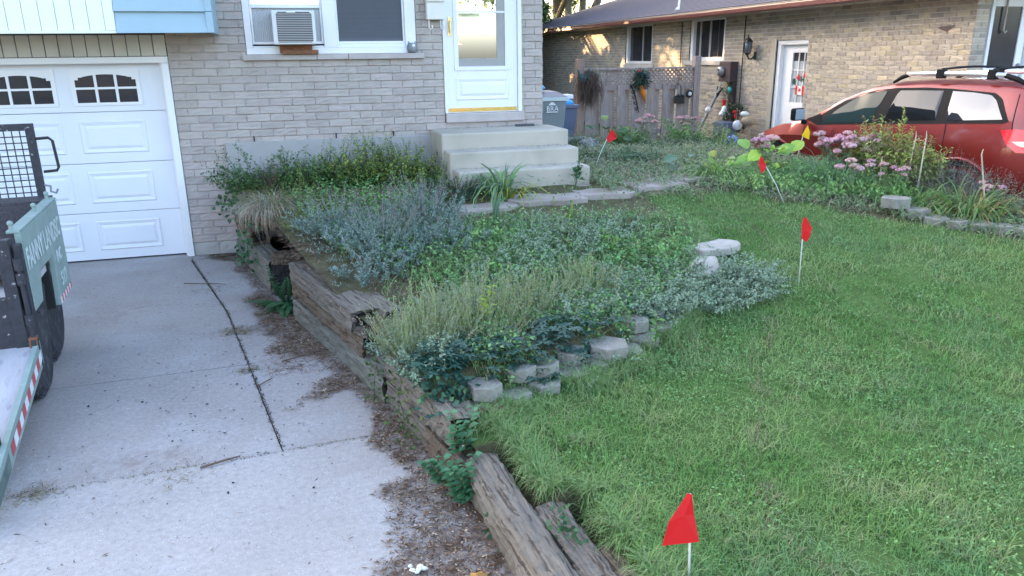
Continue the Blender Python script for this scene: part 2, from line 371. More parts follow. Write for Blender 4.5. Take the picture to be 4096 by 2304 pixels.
# driveway slabs as fine grids with a real dirt map beside the timbers
Vd, Fd, Cd = [], [], []
def slab(quad, z, n=90, m=60):
    a, b, c, d = [np.array(q, float) for q in quad]      # a-b near edge, d-c far edge
    off = sum(len(v) for v in Vd); u = np.linspace(0, 1, n)[None, :, None]; t = np.linspace(0, 1, m)[:, None, None]
    P = (a*(1-u)+b*u)*(1-t)+(d*(1-u)+c*u)*t; X = P[..., 0].ravel(); Y = P[..., 1].ravel()
    V = np.stack([X, Y, np.full_like(X, z)], 1)
    dist = wallx(Y)-X
    nn = fbm(X, Y, 1.7, 3); n2 = fbm(X, Y, 6, 9); n3 = fbm(X, Y, 24, 19)
    wd = .15+.75*np.clip((nn-.34)*2.4, 0, 1)*np.clip(1.25-.35*np.abs(Y-4), .55, 1.2)
    k = np.clip((wd-dist)/.14+.3*(n2-.5)*2, 0, 1)*(dist > -.5)*(.35+.65*np.clip((n3-.38)*4, 0, 1))
    sp = np.clip((fbm(X, Y, .9, 31)-.56)*5, 0, 1)*.45*np.clip((n3-.4)*3, 0, 1)
    base = np.where((Y > 3.69+.0525*(X+6))[:, None], np.array([.335, .31, .302]), np.array([.385, .36, .35]))*(1+.22*(fbm(X, Y, .8, 5)-.5)+.16*(fbm(X, Y, 3.5, 6)-.5))[:, None]
    st_ = np.exp(-(((X+.95)/.32)**2+((Y-4.15-.25*(X+.95))/.10)**2))*np.clip((n3-.42)*5, 0, 1); st_ = st_+.5*np.exp(-(((X+.35)/.35)**2+((Y-7.3)/.5)**2))*np.clip((n2-.4)*3, 0, 1); base = base*(1-.55*st_[:, None])+np.array([.17, .105, .08])*.55*st_[:, None]
    dirt = np.array([.095, .064, .046]); C = base*(1-k[:, None])+dirt*k[:, None]
    C = C*(1-sp[:, None])+np.array([.24, .19, .17])*sp[:, None]
    i = np.arange((m-1)*n).reshape(m-1, n)[:, :-1].ravel()
    F = np.stack([i, i+1, i+n+1, i+n], 1)+off
    Vd.append(V); Fd.append(F); Cd.append(C)
g_ = .0035
slab([(-1.149+g_-.0, 8.72), (-.60, 8.90), (-.55, 8.96), (-1.149+g_, 8.94)], 0, 20, 8)
slab([(-.197+g_, 4.013), (.9, 4.068), (.5, 6.72), (-.653+g_, 6.689)], .002, 60, 80)
slab([(-.653+g_, 6.6915), (.5, 6.7225), (.0, 8.86), (-1.149+g_, 8.72)], .002, 60, 70)
slab([(-6, 3.722), (-.197-g_, 4.014), (-.43-g_, 5.395), (-6, 5.2)], 0, 160, 50)
slab([(-6, 5.202), (-.43-g_, 5.3975), (-.653-g_, 6.689), (-6, 6.5)], .0008, 160, 50)
slab([(-6, 6.502), (-.653-g_, 6.6915), (-1.149-g_, 8.70), (-6, 8.40)], 0, 160, 70)
slab([(-6, -1), (1.0, -1), (1.0, 4.069), (-6, 3.717)], .003, 190, 160)
slab([(-6, 8.415), (-1.149-g_, 8.715), (-1.149-g_, 9.1), (-6, 9.1)], -.004, 80, 8)
o = trimesh('driveway', np.vstack(Vd), np.vstack(Fd), np.vstack(Cd), M['conc']); tag(o, None, None, kind='structure')
g = MB(); g.box(-6, 1.0, -1, 9.1, -.10, -.012); tag(g.build('driveway_bed', mat('joint_soil', (.09, .08, .07), .95)), None, None, kind='structure')
# terrain: lawn and beds
ys = np.concatenate([np.arange(-6, 1.2, .3), np.arange(1.2, 10, .045), np.arange(10, 16, .12), np.arange(16, 34, .6)])
us = np.concatenate([np.arange(0, 4.6, .045), np.arange(4.6, 9.9, .1)])
YY, UU = np.meshgrid(ys, us, indexing='ij'); X0 = wallx(YY)+.06; XX = X0+UU
ZZ = H(XX, YY)
nz = (fbm(XX, YY, 3, 41)-.5); ZZ = ZZ+nz*.05*(1-sst(7.4, 8, XX))
bed = inbed(XX, YY) | ((YY > 7.0-.0) & (XX > 3.0)) | (XX > 4.7+.4*(YY < 6.5)) & (YY > 6.3-.9*(XX-5.0))
n1 = fbm(XX, YY, 5, 2)[..., None]; n2 = fbm(XX, YY, 14, 8)[..., None]
lawnc = np.array([.07, .12, .035])*(.75+.5*n1); soil = np.array([.085, .068, .048])*(.6+.8*n2)+np.array([.02, .035, .0])*n1
C = np.where(bed[..., None], soil, lawnc); dip = ((XX-wallx(YY) < .42) & (YY < 3.35))[..., None]; C = np.where(dip, soil*.8, C)
ny, nx = XX.shape; i = np.arange((ny-1)*nx).reshape(ny-1, nx)[:, :-1].ravel()
o = trimesh('lawn', np.stack([XX.ravel(), YY.ravel(), ZZ.ravel()], 1), np.stack([i, i+1, i+nx+1, i+nx], 1), C.reshape(-1, 3), M['terrain'], smooth=True)
tag(o, None, None, kind='structure')
g = MB()
g.add([(6.35, 13.6, .112), (6.35, 8.0, .112), (7.1, 6.6, .112), (8.0, 5.2, .112), (8.0, -6, .0), (12.5, -6, .0), (12.5, 8.8, .112), (9.4, 9.0, .112), (9.4, 13.6, .112)], [tuple(range(9))])
tag(g.build('neighbour_driveway', M['asphalt']), None, None, kind='structure')
# garden path: worn slabs in front of the steps
def rslab(mb, cx, cy, sx, sy, rz, z0, z1, n=10, jit=.04):
    pts = []
    for k in range(n*2):
        a = 2*math.pi*k/(n*2); q = 1/max(abs(math.cos(a)), abs(math.sin(a)))
        q = min(q, 1.28); x = math.cos(a)*q*sx/2+rnd.uniform(-jit, jit)*sx; y = math.sin(a)*q*sy/2+rnd.uniform(-jit, jit)*sy
        pts.append((cx+x*math.cos(rz)-y*math.sin(rz), cy+x*math.sin(rz)+y*math.cos(rz)))
    mb.prism(pts, z0, z1)
M['pathst'] = mat('path_stone', (.37, .32, .29), .9, .2, 6, .5, 30, .2, c2=(.20, .16, .13), c2s=3, c2t=(.45, .7))
g = MB()
for (cx, cy, sx, sy, rz) in [(1.75, 7.05, .62, .5, .2), (2.42, 7.22, .72, .62, 0), (3.1, 7.3, .6, .6, -.1), (3.75, 7.42, .62, .5, .15), (4.3, 7.65, .5, .42, .5), (4.75, 8.2, .45, .5, .7), (1.25, 6.72, .4, .3, .4)]:
    z = float(H(cx, cy)); rslab(g, cx, cy, sx, sy, rz, z-.05, z+.012, 9, .07)
tag(g.build('path', M['pathst'], bevel=.008), None, None, kind='structure')

# ------------------------------------------------------------------ bricks
def subtract(iv, cuts):
    for (a, b) in cuts:
        out = []
        for (p, q) in iv:
            if b <= p or a >= q: out.append((p, q)); continue
            if a > p: out.append((p, a))
            if b < q: out.append((b, q))
        iv = out
    return iv
def bricks(mb, fn, u0, u1, v0, v1, bl, bh, gap, rel, openings=(), jit=.012, cols=None, seed=1, mort=None, ragged=.0, lip=.0):
    """fn(u,v,d) -> world; openings (u0,u1,v0,v1)"""
    r = random.Random(seed); row = 0; v = v0
    while v < v1-.01:
        vt = min(v+bh, v1); vm = (v+vt)/2
        iv = subtract([(u0, u1)], [(a, b) for a, b, c, d in openings if c < vm < d])
        if mort is not None:
            for p, q in iv: mort.add([fn(p, v, 0), fn(q, v, 0), fn(q, vt, 0), fn(p, vt, 0)], [(0, 1, 2, 3)])
        u = u0-(bl*.5 if row % 2 else 0)-r.uniform(0, .1)*bl
        while u < u1:
            L_ = bl*r.uniform(.86, 1.1) if jit > .006 else bl
            for p, q in iv:
                a = max(u+gap/2, p+(.0 if u < p else 0)); b = min(u+L_-gap/2, q)
                if b-a < .03: continue
                c = cols(r) if cols else None; mb.cc = c
                nu, nv = 4, 3; dd = rel*r.uniform(.7, 1.25); vs = []
                tl = r.uniform(-.004, .004)
                for j in range(nv+1):
                    for i in range(nu+1):
                        uu = a+(b-a)*i/nu; vv = v+gap/2+(vt-v-gap)*j/nv
                        edge = i in (0, nu) or j in (0, nv)
                        d = dd*(.72 if edge else 1)+r.uniform(-jit, jit)*(.5 if edge else 1)+lip*(1 if j == 0 else 0)
                        if edge and ragged: uu += r.uniform(-1, 1)*ragged; vv += r.uniform(-1, 1)*ragged*.6+tl*(i/nu-.5)
                        vs.append(fn(uu, vv, max(d, .002)))
                o_ = len(vs); W_ = nu+1; fs = [(j*W_+i, j*W_+i+1, (j+1)*W_+i+1, (j+1)*W_+i) for j in range(nv) for i in range(nu)]
                base = [fn(a, v+gap/2, 0), fn(b, v+gap/2, 0), fn(b, vt-gap/2, 0), fn(a, vt-gap/2, 0)]; vs += base
                fs += [(o_, o_+1, nu)+tuple(range(nu-1, -1, -1)), (o_+3,)+tuple(nv*W_+i for i in range(0, nu+1))+(o_+2,),
                       (o_+1, o_+2)+tuple(j*W_+nu for j in range(nv, -1, -1)), (o_+3, o_)+tuple(j*W_ for j in range(0, nv+1))]
                mb.add(vs, fs)
            u += L_
        v = vt; row += 1
    mb.cc = None
# ------------------------------------------------------------------ house on the left
WY = 8.95
house = thing('brick_house', 'grey painted brick house with white garage door, blind window and front door', 'house', (0, WY, 0))
GO = (-3.98, -1.13, 0, 2.36); WO = (-.35, 1.495, 2.10, 3.4); DO = (1.79, 2.735, 1.36, 3.6)
op = [GO, WO, DO]
f1 = lambda u, v, d: (u, WY-d, v)
mo = MB(); bm_ = MB()
def c1(r): k = r.uniform(.9, 1.07); return (.42*k, .372*k*r.uniform(.985, 1.015), .342*k)
mo.cc = (.43, .385, .355)
bricks(bm_, f1, -1.13, 2.99, .15, 3.3, .245, .0815, .009, .013, op, jit=.0034, cols=c1, seed=3, mort=mo, ragged=.003, lip=.006)
bricks(bm_, f1, -1.13, -.62, 0, .15, .27, .15, .008, .02, (), jit=.003, cols=lambda r: (.42, .40, .38), seed=4, mort=mo)
bricks(bm_, f1, -4.9, -3.98, .15, 2.4, .245, .0815, .010, .020, (), jit=.0052, cols=c1, seed=5, mort=mo, ragged=.003)
# right hand return wall and body behind
f2 = lambda u, v, d: (2.99+d, u, v)
bricks(bm_, f2, WY, 12.0, .7, 3.3, .245, .0815, .010, .016, (), jit=.005, cols=c1, seed=6, mort=mo)
mo.v += bm_.v; n0 = len(mo.v)-len(bm_.v); mo.f += [tuple(i+n0 for i in f) for f in bm_.f]; mo.mi += bm_.mi; mo.c += bm_.c
mo.build('wall', M['brick'], house)
b = MB(); b.box(-8, -3.99, WY+.05, 17, 0, 5.4); b.box(-3.99, -.7, WY+.35, 17, 2.42, 5.4); b.box(-.7, 2.985, WY+.35, 17, 2.42, 3.6); b.box(2.6, 2.985, WY+.02, 17, 0, 2.42); b.box(-8, 2.98, WY+3, 17, 0, 2.42)
b.box(-4.1, -.7, WY+.06, WY+3, 3.35, 5.4); b.build('house_body', M['parge'], house)
rf = MB(); rf.add([(-8.6, 8.1, 5.3), (-.3, 8.1, 5.3), (-.3, 17.6, 5.3), (-8.6, 17.6, 5.3), (-8.6, 12.9, 6.9), (-.3, 12.9, 6.9)], [(0, 1, 5, 4), (2, 3, 4, 5), (1, 2, 5), (3, 0, 4), (0, 3, 2, 1)])
rf.add([(-.6, 8.45, 3.56), (3.4, 8.45, 3.56), (3.4, 17.5, 3.56), (-.6, 17.5, 3.56), (-.6, 12.9, 4.7), (3.4, 12.9, 4.7)], [(0, 1, 5, 4), (2, 3, 4, 5), (1, 2, 5), (3, 0, 4), (0, 3, 2, 1)])
rf.build('roof', M['shingle'], house)
b = MB(); b.box(-.67, 1.62, WY-.045, WY-.002, .3, 1.237); b.build('foundation_parging', M['parge'], house, bevel=.006)
b = MB()
for x in (-.365, .523, 1.17): b = MB(); b.box(x-.006, x+.006, WY-.03, WY-.02, 1.242, 1.30); b.build('weep_slot', M['dark'], house)
# garage
gd = MB(); x1, x0, yd = -1.2, -3.96, WY+.10
secs = [0.012, .533, 1.066, 1.60, 2.12]
for a, c in zip(secs, secs[1:]): gd.box(x0, x1, yd, yd+.04, a+.003, c-.003)
def emb(mb, xa, xb, za, zb, y):
    # raised panel: sloping moulding in, then raised field
    i = .035; k = .028
    o1 = [(xa, y, za), (xb, y, za), (xb, y, zb), (xa, y, zb)]; o2 = [(xa+i, y+.010, za+i), (xb-i, y+.010, za+i), (xb-i, y+.010, zb-i), (xa+i, y+.010, zb-i)]
    o1 = [(p[0], p[1]-.012, p[2]) for p in o1]; j = i+k
    o2 = [(p[0], y-.001, p[2]) for p in o2]; o3 = [(xa+j, y-.013, za+j), (xb-j, y-.013, za+j), (xb-j, y-.013, zb-j), (xa+j, y-.013, zb-j)]
    w0 = [(xa-.012, y-.0005, za-.012), (xb+.012, y-.0005, za-.012), (xb+.012, y-.0005, zb+.012), (xa-.012, y-.0005, zb+.012)]
    vs = w0+o1+o2+o3; fs = []
    for r_ in range(3): fs += [(r_*4+q, r_*4+(q+1) % 4, (r_+1)*4+(q+1) % 4, (r_+1)*4+q) for q in range(4)]
    fs.append((12, 13, 14, 15)); mb.add(vs, fs)
PX = [(-2.09, -1.47), (-2.89, -2.27), (-3.69, -3.07)]
for xa, xb in PX:
    for si in range(3): emb(gd, xa, xb, secs[si]+.115, secs[si+1]-.105, yd)
gdo = gd.build('garage_door', M['gdoor'], house)
for xa, xb in PX:
    za, zb = 1.695, 2.0
    fr = MB(); y = yd-.014
    fr.box(xa-.02, xb+.02, y, yd+.001, za-.03, za); fr.box(xa-.02, xb+.02, y, yd+.001, zb, zb+.03)
    fr.box(xa-.02, xa+.02, y, yd+.001, za, zb); fr.box(xb-.02, xb+.02, y, yd+.001, za, zb)
    ww = (xb-xa-.04)/3
    for k in (1, 2): fr.box(xa+.02+ww*k-.013, xa+.02+ww*k+.013, y-.001, yd+.001, za, zb)
    fr.box(xa+.02, xb-.02, y-.002, yd+.001, za+.135, za+.157)
    # arched head with stepped shoulders
    n = 16; px = [xa+.02+(xb-xa-.04)*i/n for i in range(n+1)]; cx_ = (xa+xb)/2; hw = (xb-xa-.04)/2
    def arch(x):
        t = abs(x-cx_)/hw
        return zb-.075 if t > .84 else zb-.02-.045*t*t
    for i in range(n):
        a, c = px[i], px[i+1]; m_ = (a+c)/2; za_, zc = (arch(a), arch(c)) if abs(abs(m_-cx_)/hw-.84) > .07 else (arch(m_),)*2
        fr.add([(a, y+.002, za_), (c, y+.002, zc), (c, y+.002, zb), (a, y+.002, zb), (a, yd, za_), (c, yd, zc)], [(0, 1, 2, 3), (0, 4, 5, 1)])
    wo = fr.build('window', M['white'], house)
    v = MB(); v.box(xa, xb, yd-.006, yd-.002, za, zb); v.build('pane', M['glass_dark'], wo)
fr = MB(); fr.box(-1.205, -1.135, WY-.03, yd+.03, 0, 2.085); fr.box(-4.04, -1.135, WY-.03, yd+.03, 2.087, 2.15); fr.box(-4.04, -3.955, WY-.03, yd+.03, 0, 2.085)
fr.box(-1.225, -1.206, WY+.02, yd+.02, 0, 2.085)
fr.build('garage_frame', M['white'], house, bevel=.004)
cs = MB()
for k in range(24):
    a = -1.135-.125*(k+1); cs.box(a+.0035, a+.1215, WY-.02, WY, 2.155, 2.365)
cs.build('lintel_siding', M['cream'], house, bevel=.006)
b = MB(); b.box(-4.1, -1.135, WY+.001, WY+.04, 2.151, 2.40); b.build('lintel_backing', M['acdark'], house)
# overhanging upper storey
ov = MB(); ov.box(-8, -.62, 8.34, WY+.06, 2.385, 5.3); ov.build('overhang', M['cream'], house)
ws = MB()
for k in range(30):
    a = -1.56-.135*(k+1); ws.box(a+.002, a+.133, 8.312, 8.339, 2.385, 5.2)
ws.box(-7, -1.47, 8.30, 8.338, 2.36, 2.384); ws.box(-1.558, -1.47, 8.302, 8.339, 2.385, 5.2)
ws.build('white_siding', M['whitesid'], house, bevel=.004)
bs_ = MB()
for k in range(12):
    z = 2.362+.195*k; bs_.add([(-1.466, 8.288, z), (-.64, 8.288, z), (-.64, 8.325, z+.197), (-1.466, 8.325, z+.197), (-1.466, 8.335, z), (-.64, 8.335, z)], [(0, 1, 2, 3), (0, 4, 5, 1)])
    bs_.box(-.66, -.598, 8.282, 8.345, z+.001, z+.192)
bs_.build('blue_siding', M['blue'], house, bevel=.003)
b = MB(); b.box(-.638, -.600, 8.346, WY, 2.363, 5.2); b.build('blue_return', M['blue'], house)
# window
wf = MB(); y0, y1 = WY-.005, WY+.10
wf.box(-.345, 1.49, WY-.012, WY+.1, 2.158, 2.225)
wf.box(-.345, -.275, y0, y1, 2.226, 3.4); wf.box(1.37, 1.49, y0, y1, 2.226, 3.4); wf.box(.475, .615, y0, y1, 2.226, 3.4)
wf.box(.616, 1.369, y0+.012, y1, 2.226, 2.262); wf.box(-.274, .474, y0+.012, y1, 2.226, 2.245)
for a, c in ((-.274, .474), (.616, 1.369)):
    wf.box(a, a+.022, y0+.03, y1, 2.262, 3.4); wf.box(c-.022, c, y0+.03, y1, 2.262, 3.4)
    wf.box(a+.022, c-.022, y0+.03, y1, 2.263, 2.288)
wf.box(-.252, .452, y0+.02, y1, 2.632, 2.672)
wfo = wf.build('window', M['white'], house, bevel=.004)
v = MB(); v.box(.63, 1.36, WY+.055, WY+.06, 2.27, 3.4); p = v.build('screen', M['blind'], house)
bl_ = MB()
for k in range(38):
    z = 2.295+k*.026; bl_.add([(.645, WY+.050, z), (1.34, WY+.050, z), (1.34, WY+.030, z+.0235), (.645, WY+.030, z+.0235), (.645, WY+.047, z+.025), (1.34, WY+.047, z+.025)], [(0, 1, 2, 3), (3, 2, 5, 4)])
bl_.build('blind', M['blind'], house)
v = MB(); v.box(-.26, .46, WY+.06, WY+.065, 2.67, 3.4); v.build('upper_pane', M['glass_refl'], house)
v = MB()
for k in range(36): x = -.26+k*.02; v.add([(x, WY+.045, 2.26), (x+.01, WY+.052, 2.26), (x+.01, WY+.052, 2.64), (x, WY+.045, 2.64), (x+.02, WY+.045, 2.26), (x+.02, WY+.045, 2.64)], [(0, 1, 2, 3), (1, 4, 5, 2)])
v.build('side_curtain', M['plastic_vinyl'], house)
v = MB()
for a, c in ((-.385, .38), (.384, .72), (.724, 1.57)): v.box(a, c, WY-.06, WY+.02, 2.098, 2.156)
v.build('window_sill', M['stone_sill'], house, bevel=.006)
# door
d = MB(); ya = WY+.005
dx0, dx1, dz0 = 1.83, 2.685, 1.475
d.box(dx0, 1.955, ya, ya+.03, dz0, 3.5); d.box(2.555, dx1, ya, ya+.03, dz0, 3.5); d.box(1.955, 2.555, ya, ya+.03, dz0, 1.985)
d.box(1.925, 1.975, ya-.012, ya+.001, 1.96, 3.5); d.box(2.535, 2.585, ya-.012, ya+.001, 1.96, 3.5); d.box(1.925, 2.585, ya-.013, ya+.001, 1.955, 2.0)
emb(d, 1.945, 2.565, 1.63, 1.86, ya)
do = d.build('storm_door', M['white'], house, bevel=.003)
def child(mb, name, m, par, **k): return mb.build(name, m, par, **k)
v = MB(); v.box(1.975, 2.535, ya+.012, ya+.016, 2.0, 3.5); child(v, 'glass', M['glass_refl'], do)
v = MB(); v.box(1.975, 2.535, ya-.004, ya+.012, 2.59, 2.61); child(v, 'muntin', M['white'], do)
v = MB(); v.box(1.84, 2.675, ya-.006, ya+.001, 1.487, 1.53); child(v, 'kick_plate', M['brass'], do)
v = MB(); v.box(1.865, 1.895, ya-.012, ya+.001, 2.34, 2.54); v.tube([(1.88, ya-.01, 2.37), (1.88, ya-.045, 2.39), (1.88, ya-.045, 2.48), (1.88, ya-.01, 2.50)], .008, 8); child(v, 'handle', M['brass'], do)
v = MB(); v.box(2.44, 2.535, ya-.001, ya+.011, 2.0, 3.5); v.box(1.975, 2.44, ya-.001, ya+.011, 2.0, 2.09); child(v, 'inner_door_edge', M['parge'], do)
v = MB(); v.box(1.99, 2.24, ya+.0085, ya+.0112, 2.545, 2.585); sg = child(v, 'sticker', mat('sticker_yellow', (.62, .6, .35), .6, 0), do)
text('notice', 'No Agents, Peddlers', .022, M['acdark'], house, Matrix.Translation((1.995, ya+.008, 2.568)) @ Matrix.Rotation(R(90), 4, 'X'), .0003)
text('notice', 'or Solicitors', .022, M['acdark'], house, Matrix.Translation((2.02, ya+.008, 2.55)) @ Matrix.Rotation(R(90), 4, 'X'), .0003)
v = MB(); v.box(1.795, 1.828, WY-.02, WY+.05, 1.475, 3.5); v.box(2.688, 2.735, WY-.02, WY+.05, 1.475, 3.5); v.build('door_frame', M['white'], house, bevel=.003)
v = MB(); v.box(1.80, 2.76, WY-.045, WY+.06, 1.365, 1.473); v.build('door_sill', M['stone_sill'], house, bevel=.012)
# steps
st = MB(); st.box(1.605, 3.08, 8.25, WY-.006, .5, 1.305); st.box(1.62, 3.085, 7.93, 8.249, .5, 1.135); st.box(1.655, 3.11, 7.65, 7.929, .72, .966)
so_ = st.build('concrete_steps', M['conc2'], bevel=.022); so_.modifiers[0].segments = 3
tag(so_, 'three concrete front steps with rounded edges below the white door', 'steps')
v = MB(); v.box(2.62, 2.85, 8.80, 8.86, 1.306, 1.33); tag(v.build('boot_scraper', M['acdark'], bevel=.006), 'small dark scraper bar on the top step against the wall', 'scraper')
# air conditioner and its blocks
ac = thing('air_conditioner', 'white window air conditioner with slatted grille above the stone sill', 'air conditioner', (.17, 8.7, 2.25))
v = MB(); v.box(-.055, .385, 8.70, WY+.04, 2.255, 2.595); v.build('casing', M['acwhite'], ac, bevel=.012)
v = MB(); v.add([(.0, 8.698, 2.275), (.335, 8.698, 2.275), (.352, 8.698, 2.29), (.352, 8.698, 2.555), (.33, 8.698, 2.58), (.012, 8.698, 2.58), (-.008, 8.698, 2.56), (-.008, 8.698, 2.29)], [tuple(range(8))]); v.build('grille_recess', M['acdark'], ac)
v = MB()
for k in range(17): v.box(-.006, .35, 8.690, 8.697, 2.283+k*.0175, 2.287+k*.0175)
v.build('grille', M['acwhite'], ac)
v = MB()
for r_ in range(14):
    for c in range(3): v.box(-.058, -.0545, 8.74+c*.035, 8.765+c*.035, 2.33+r_*.017, 2.337+r_*.017)
v.build('side_vent', M['acdark'], ac)
v = MB(); v.box(.10, .19, 8.687, 8.6975, 2.572, 2.586); v.build('badge', M['white'], ac)
for (x0_, x1_, y_, z0_, z1_, nm, lb) in [(.0, .34, 8.895, 2.178, 2.252, 'wood_block', 'reddish wood block wedged on edge beneath the air conditioner'), (.02, .40, 8.86, 2.168, 2.200, 'wood_shim', 'long thin brown shim lying in front of the block under the air conditioner')]:
    v = MB(); v.box(x0_, x1_, y_-.02, y_+.02, z0_-.01, z1_); tag(v.build(nm, M['redwood'], bevel=.003), lb, 'wood block')
# cat-shaped pot
pt = thing('animal_pot', 'small grey round ceramic animal pot at the right end of the window sill', 'ornament', (1.435, WY-.03, 2.157))
v = MB(); v.lathe([(.03, 0), (.052, .012), (.062, .045), (.055, .085), (.035, .105), (.0, .11)], 16, pt.location); v.build('body', M['pot'], pt, smooth=True)
for sx in (-1, 1):
    v = MB(); v.tube([(1.435+sx*.03, WY-.035, 2.255), (1.435+sx*.042, WY-.037, 2.285)], [.014, .003], 8); v.build('ear', M['pot'], pt)
v = MB(); v.ball((1.445, WY-.075, 2.235), .022, 10, 6); v.build('muzzle', M['ball'], pt, smooth=True)
# mailbox
mb_ = thing('mailbox', 'cream wall mailbox with scalloped lid between window and door', 'mailbox', (1.7, WY-.06, 2.51))
v = MB(); v.box(1.605, 1.80, WY-.12, WY-.022, 2.51, 2.76); v.build('box', M['mailbox'], mb_, bevel=.008)
v = MB(); v.box(1.60, 1.805, WY-.135, WY-.02, 2.705, 2.80)
for k in range(10): v.ball((1.61+k*.0212, WY-.13, 2.703), .0105, 8, 5)
v.build('lid', M['mailbox'], mb_, bevel=.004)
for x in (1.63, 1.765):
    v = MB(); v.tube([(x, WY-.09, 2.51), (x, WY-.09, 2.42), (x+.015, WY-.11, 2.405), (x+.03, WY-.12, 2.42), (x+.03, WY-.12, 2.45)], .007, 6); v.build('paper_hook', M['mailbox'], mb_)
# ------------------------------------------------------------------ neighbour's house
NX = 9.4
nb = thing('neighbour_house', 'yellow brick bungalow with grey shingle roof and maroon gutter beside the red car', 'house', (NX, 12, .1))
fn_ = lambda u, v, d: (NX-d, u, v)            # u = Y
def c3(r):
    k = r.uniform(.78, 1.12); q = r.random()
    b = (.42, .37, .30) if q < .6 else ((.36, .32, .275) if q < .85 else (.45, .39, .285))
    return tuple(c*k for c in b)
W2 = (15.44, 17.0, 1.955, 2.93); W1 = (18.96, 20.65, 1.86, 2.93); DR = (12.56, 13.53, .10, 2.35)
mo = MB(); bk = MB(); mo.cc = (.60, .56, .51)
bricks(bk, fn_, 8.95, 30.0, .05, 3.02, .235, .0765, .012, .010, [W1, W2, DR], jit=.0035, cols=c3, seed=21, mort=mo, lip=.002)
fs_ = lambda u, v, d: (u, 8.95-d, v)
bricks(bk, fs_, NX, 9.62, .05, 3.02, .235, .0765, .012, .010, [], jit=.0035, cols=c3, seed=22, mort=mo)
n0 = len(mo.v); mo.v += bk.v; mo.f += [tuple(i+n0 for i in f) for f in bk.f]; mo.mi += bk.mi; mo.c += bk.c
mo.build('wall', M['nbrick'], nb)
b = MB(); b.box(NX+.3, 18, 9.3, 27, .05, 3.0); b.box(NX+.02, NX+.3, 26.5, 27, .05, 3.0); b.build('house_body', M['dark'], nb)
b = MB(); b.box(9.62, 10.9, 9.06, 9.14, 0, 3.0); b.build('porch_wall', M['white'], nb)
b = MB(); b.box(9.80, 10.30, 9.04, 9.058, 1.86, 2.70); b.build('porch_door_glass', M['glass_dark'], nb)
b = MB(); b.box(9.74, 9.80, 9.02, 9.058, .3, 2.82); b.box(10.30, 10.42, 9.02, 9.058, .3, 2.82); b.box(9.80, 10.30, 9.02, 9.058, 2.70, 2.82); b.box(9.80, 10.30, 9.02, 9.058, .3, 1.86); b.box(10.47, 10.9, 9.0, 9.058, .3, 3.0)
b.build('porch_door', M['white'], nb, bevel=.006)
b = MB(); b.tube([(9.98, 9.0, 2.9), (9.98, 9.0, 2.38), (10.0, 8.99, 2.34), (10.03, 8.99, 2.37)], .012, 8); b.build('hanging_hook', M['fascia'], nb)
b = MB(); b.ball((10.36, 9.0, 1.89), .03, 10, 6); b.build('doorknob', M['steel'], nb)
# windows and door in the side wall
def xwin(y0, y1, z0, z1, label, muls):
    v = MB(); X = NX
    v.box(X+.02, X+.13, y0, y1, z0, z0+.085); v.box(X+.02, X+.13, y0, y1, z1-.09, z1); v.box(X+.02, X+.13, y0, y0+.10, z0+.086, z1-.091); v.box(X+.02, X+.13, y1-.12, y1, z0+.086, z1-.091)
    v.box(X+.004, X+.02, y1-.26, y1, z0, z1) if False else None
    wo = v.build('window', M['white'], nb, bevel=.004)
    g_ = MB(); g_.box(X+.10, X+.104, y0+.1, y1-.12, z0+.085, z1-.09); g_.build('pane', M['glass_dark'], wo)
    for t, wd, mt_ in muls:
        q = MB(); y = y0+(y1-y0)*t; q.box(X+.085, X+.099, y-wd, y+wd, z0+.086, z1-.091); q.build('muntin', mt_, wo)
    q = MB(); q.box(X-.05, X+.0, y0-.13, y1+.18, z0-.09, z0-.003); q.build('window_sill', M['mortar'], nb, bevel=.006)
xwin(W2[0], W2[1], W2[2], W2[3], '', [(.50, .035, M['parge']), (.78, .03, M['parge']), (.27, .012, M['acdark'])])
xwin(W1[0], W1[1], W1[2], W1[3], '', [(.45, .03, M['parge'])])
v = MB(); X = NX
v.box(X+.02, X+.14, 12.56, 13.53, 2.26, 2.35); v.box(X+.02, X+.14, 13.42, 13.53, .1, 2.26); v.box(X+.02, X+.14, 12.56, 12.60, .1, 2.26); v.build('door_frame', M['white'], nb, bevel=.004)
v = MB(); v.box(X+.10, X+.14, 12.60, 13.42, .2, 1.18); v.box(X+.10, X+.14, 12.60, 13.42, 2.11, 2.26); v.box(X+.10, X+.14, 13.13, 13.42, 1.18, 2.11)
emb(MB(), 0, 1, 0, 1, 0)
v.box(X+.09, X+.10, 12.66, 13.0, .5, .95)
sdo = v.build('side_door', M['white'], nb, bevel=.003)
q = MB(); q.box(X+.13, X+.135, 12.60, 13.13, 1.18, 2.11); q.build('pane', M['curtain'], sdo)
q = MB(); q.box(X+.124, X+.129, 12.60, 13.13, 1.96, 2.11); q.build('upper_pane', M['glass_dark'], sdo)
q = MB()
for y in (12.78, 12.95): q.box(X+.105, X+.12, y-.010, y+.010, 1.18, 2.11)
for z in (1.47, 1.79): q.box(X+.104, X+.121, 12.60, 13.13, z-.009, z+.009)
q.build('muntin', M['white'], sdo)
q = MB(); q.box(X+.096, X+.103, 12.70, 12.76, 1.33, 1.50); q.box(X+.096, X+.103, 12.90, 12.96, 1.33, 1.50); fo = q.build('flag_sticker', M['red'], sdo)
q = MB(); q.box(X+.096, X+.103, 12.762, 12.898, 1.33, 1.50); q.build('flag_sticker_field', M['ball'], sdo)
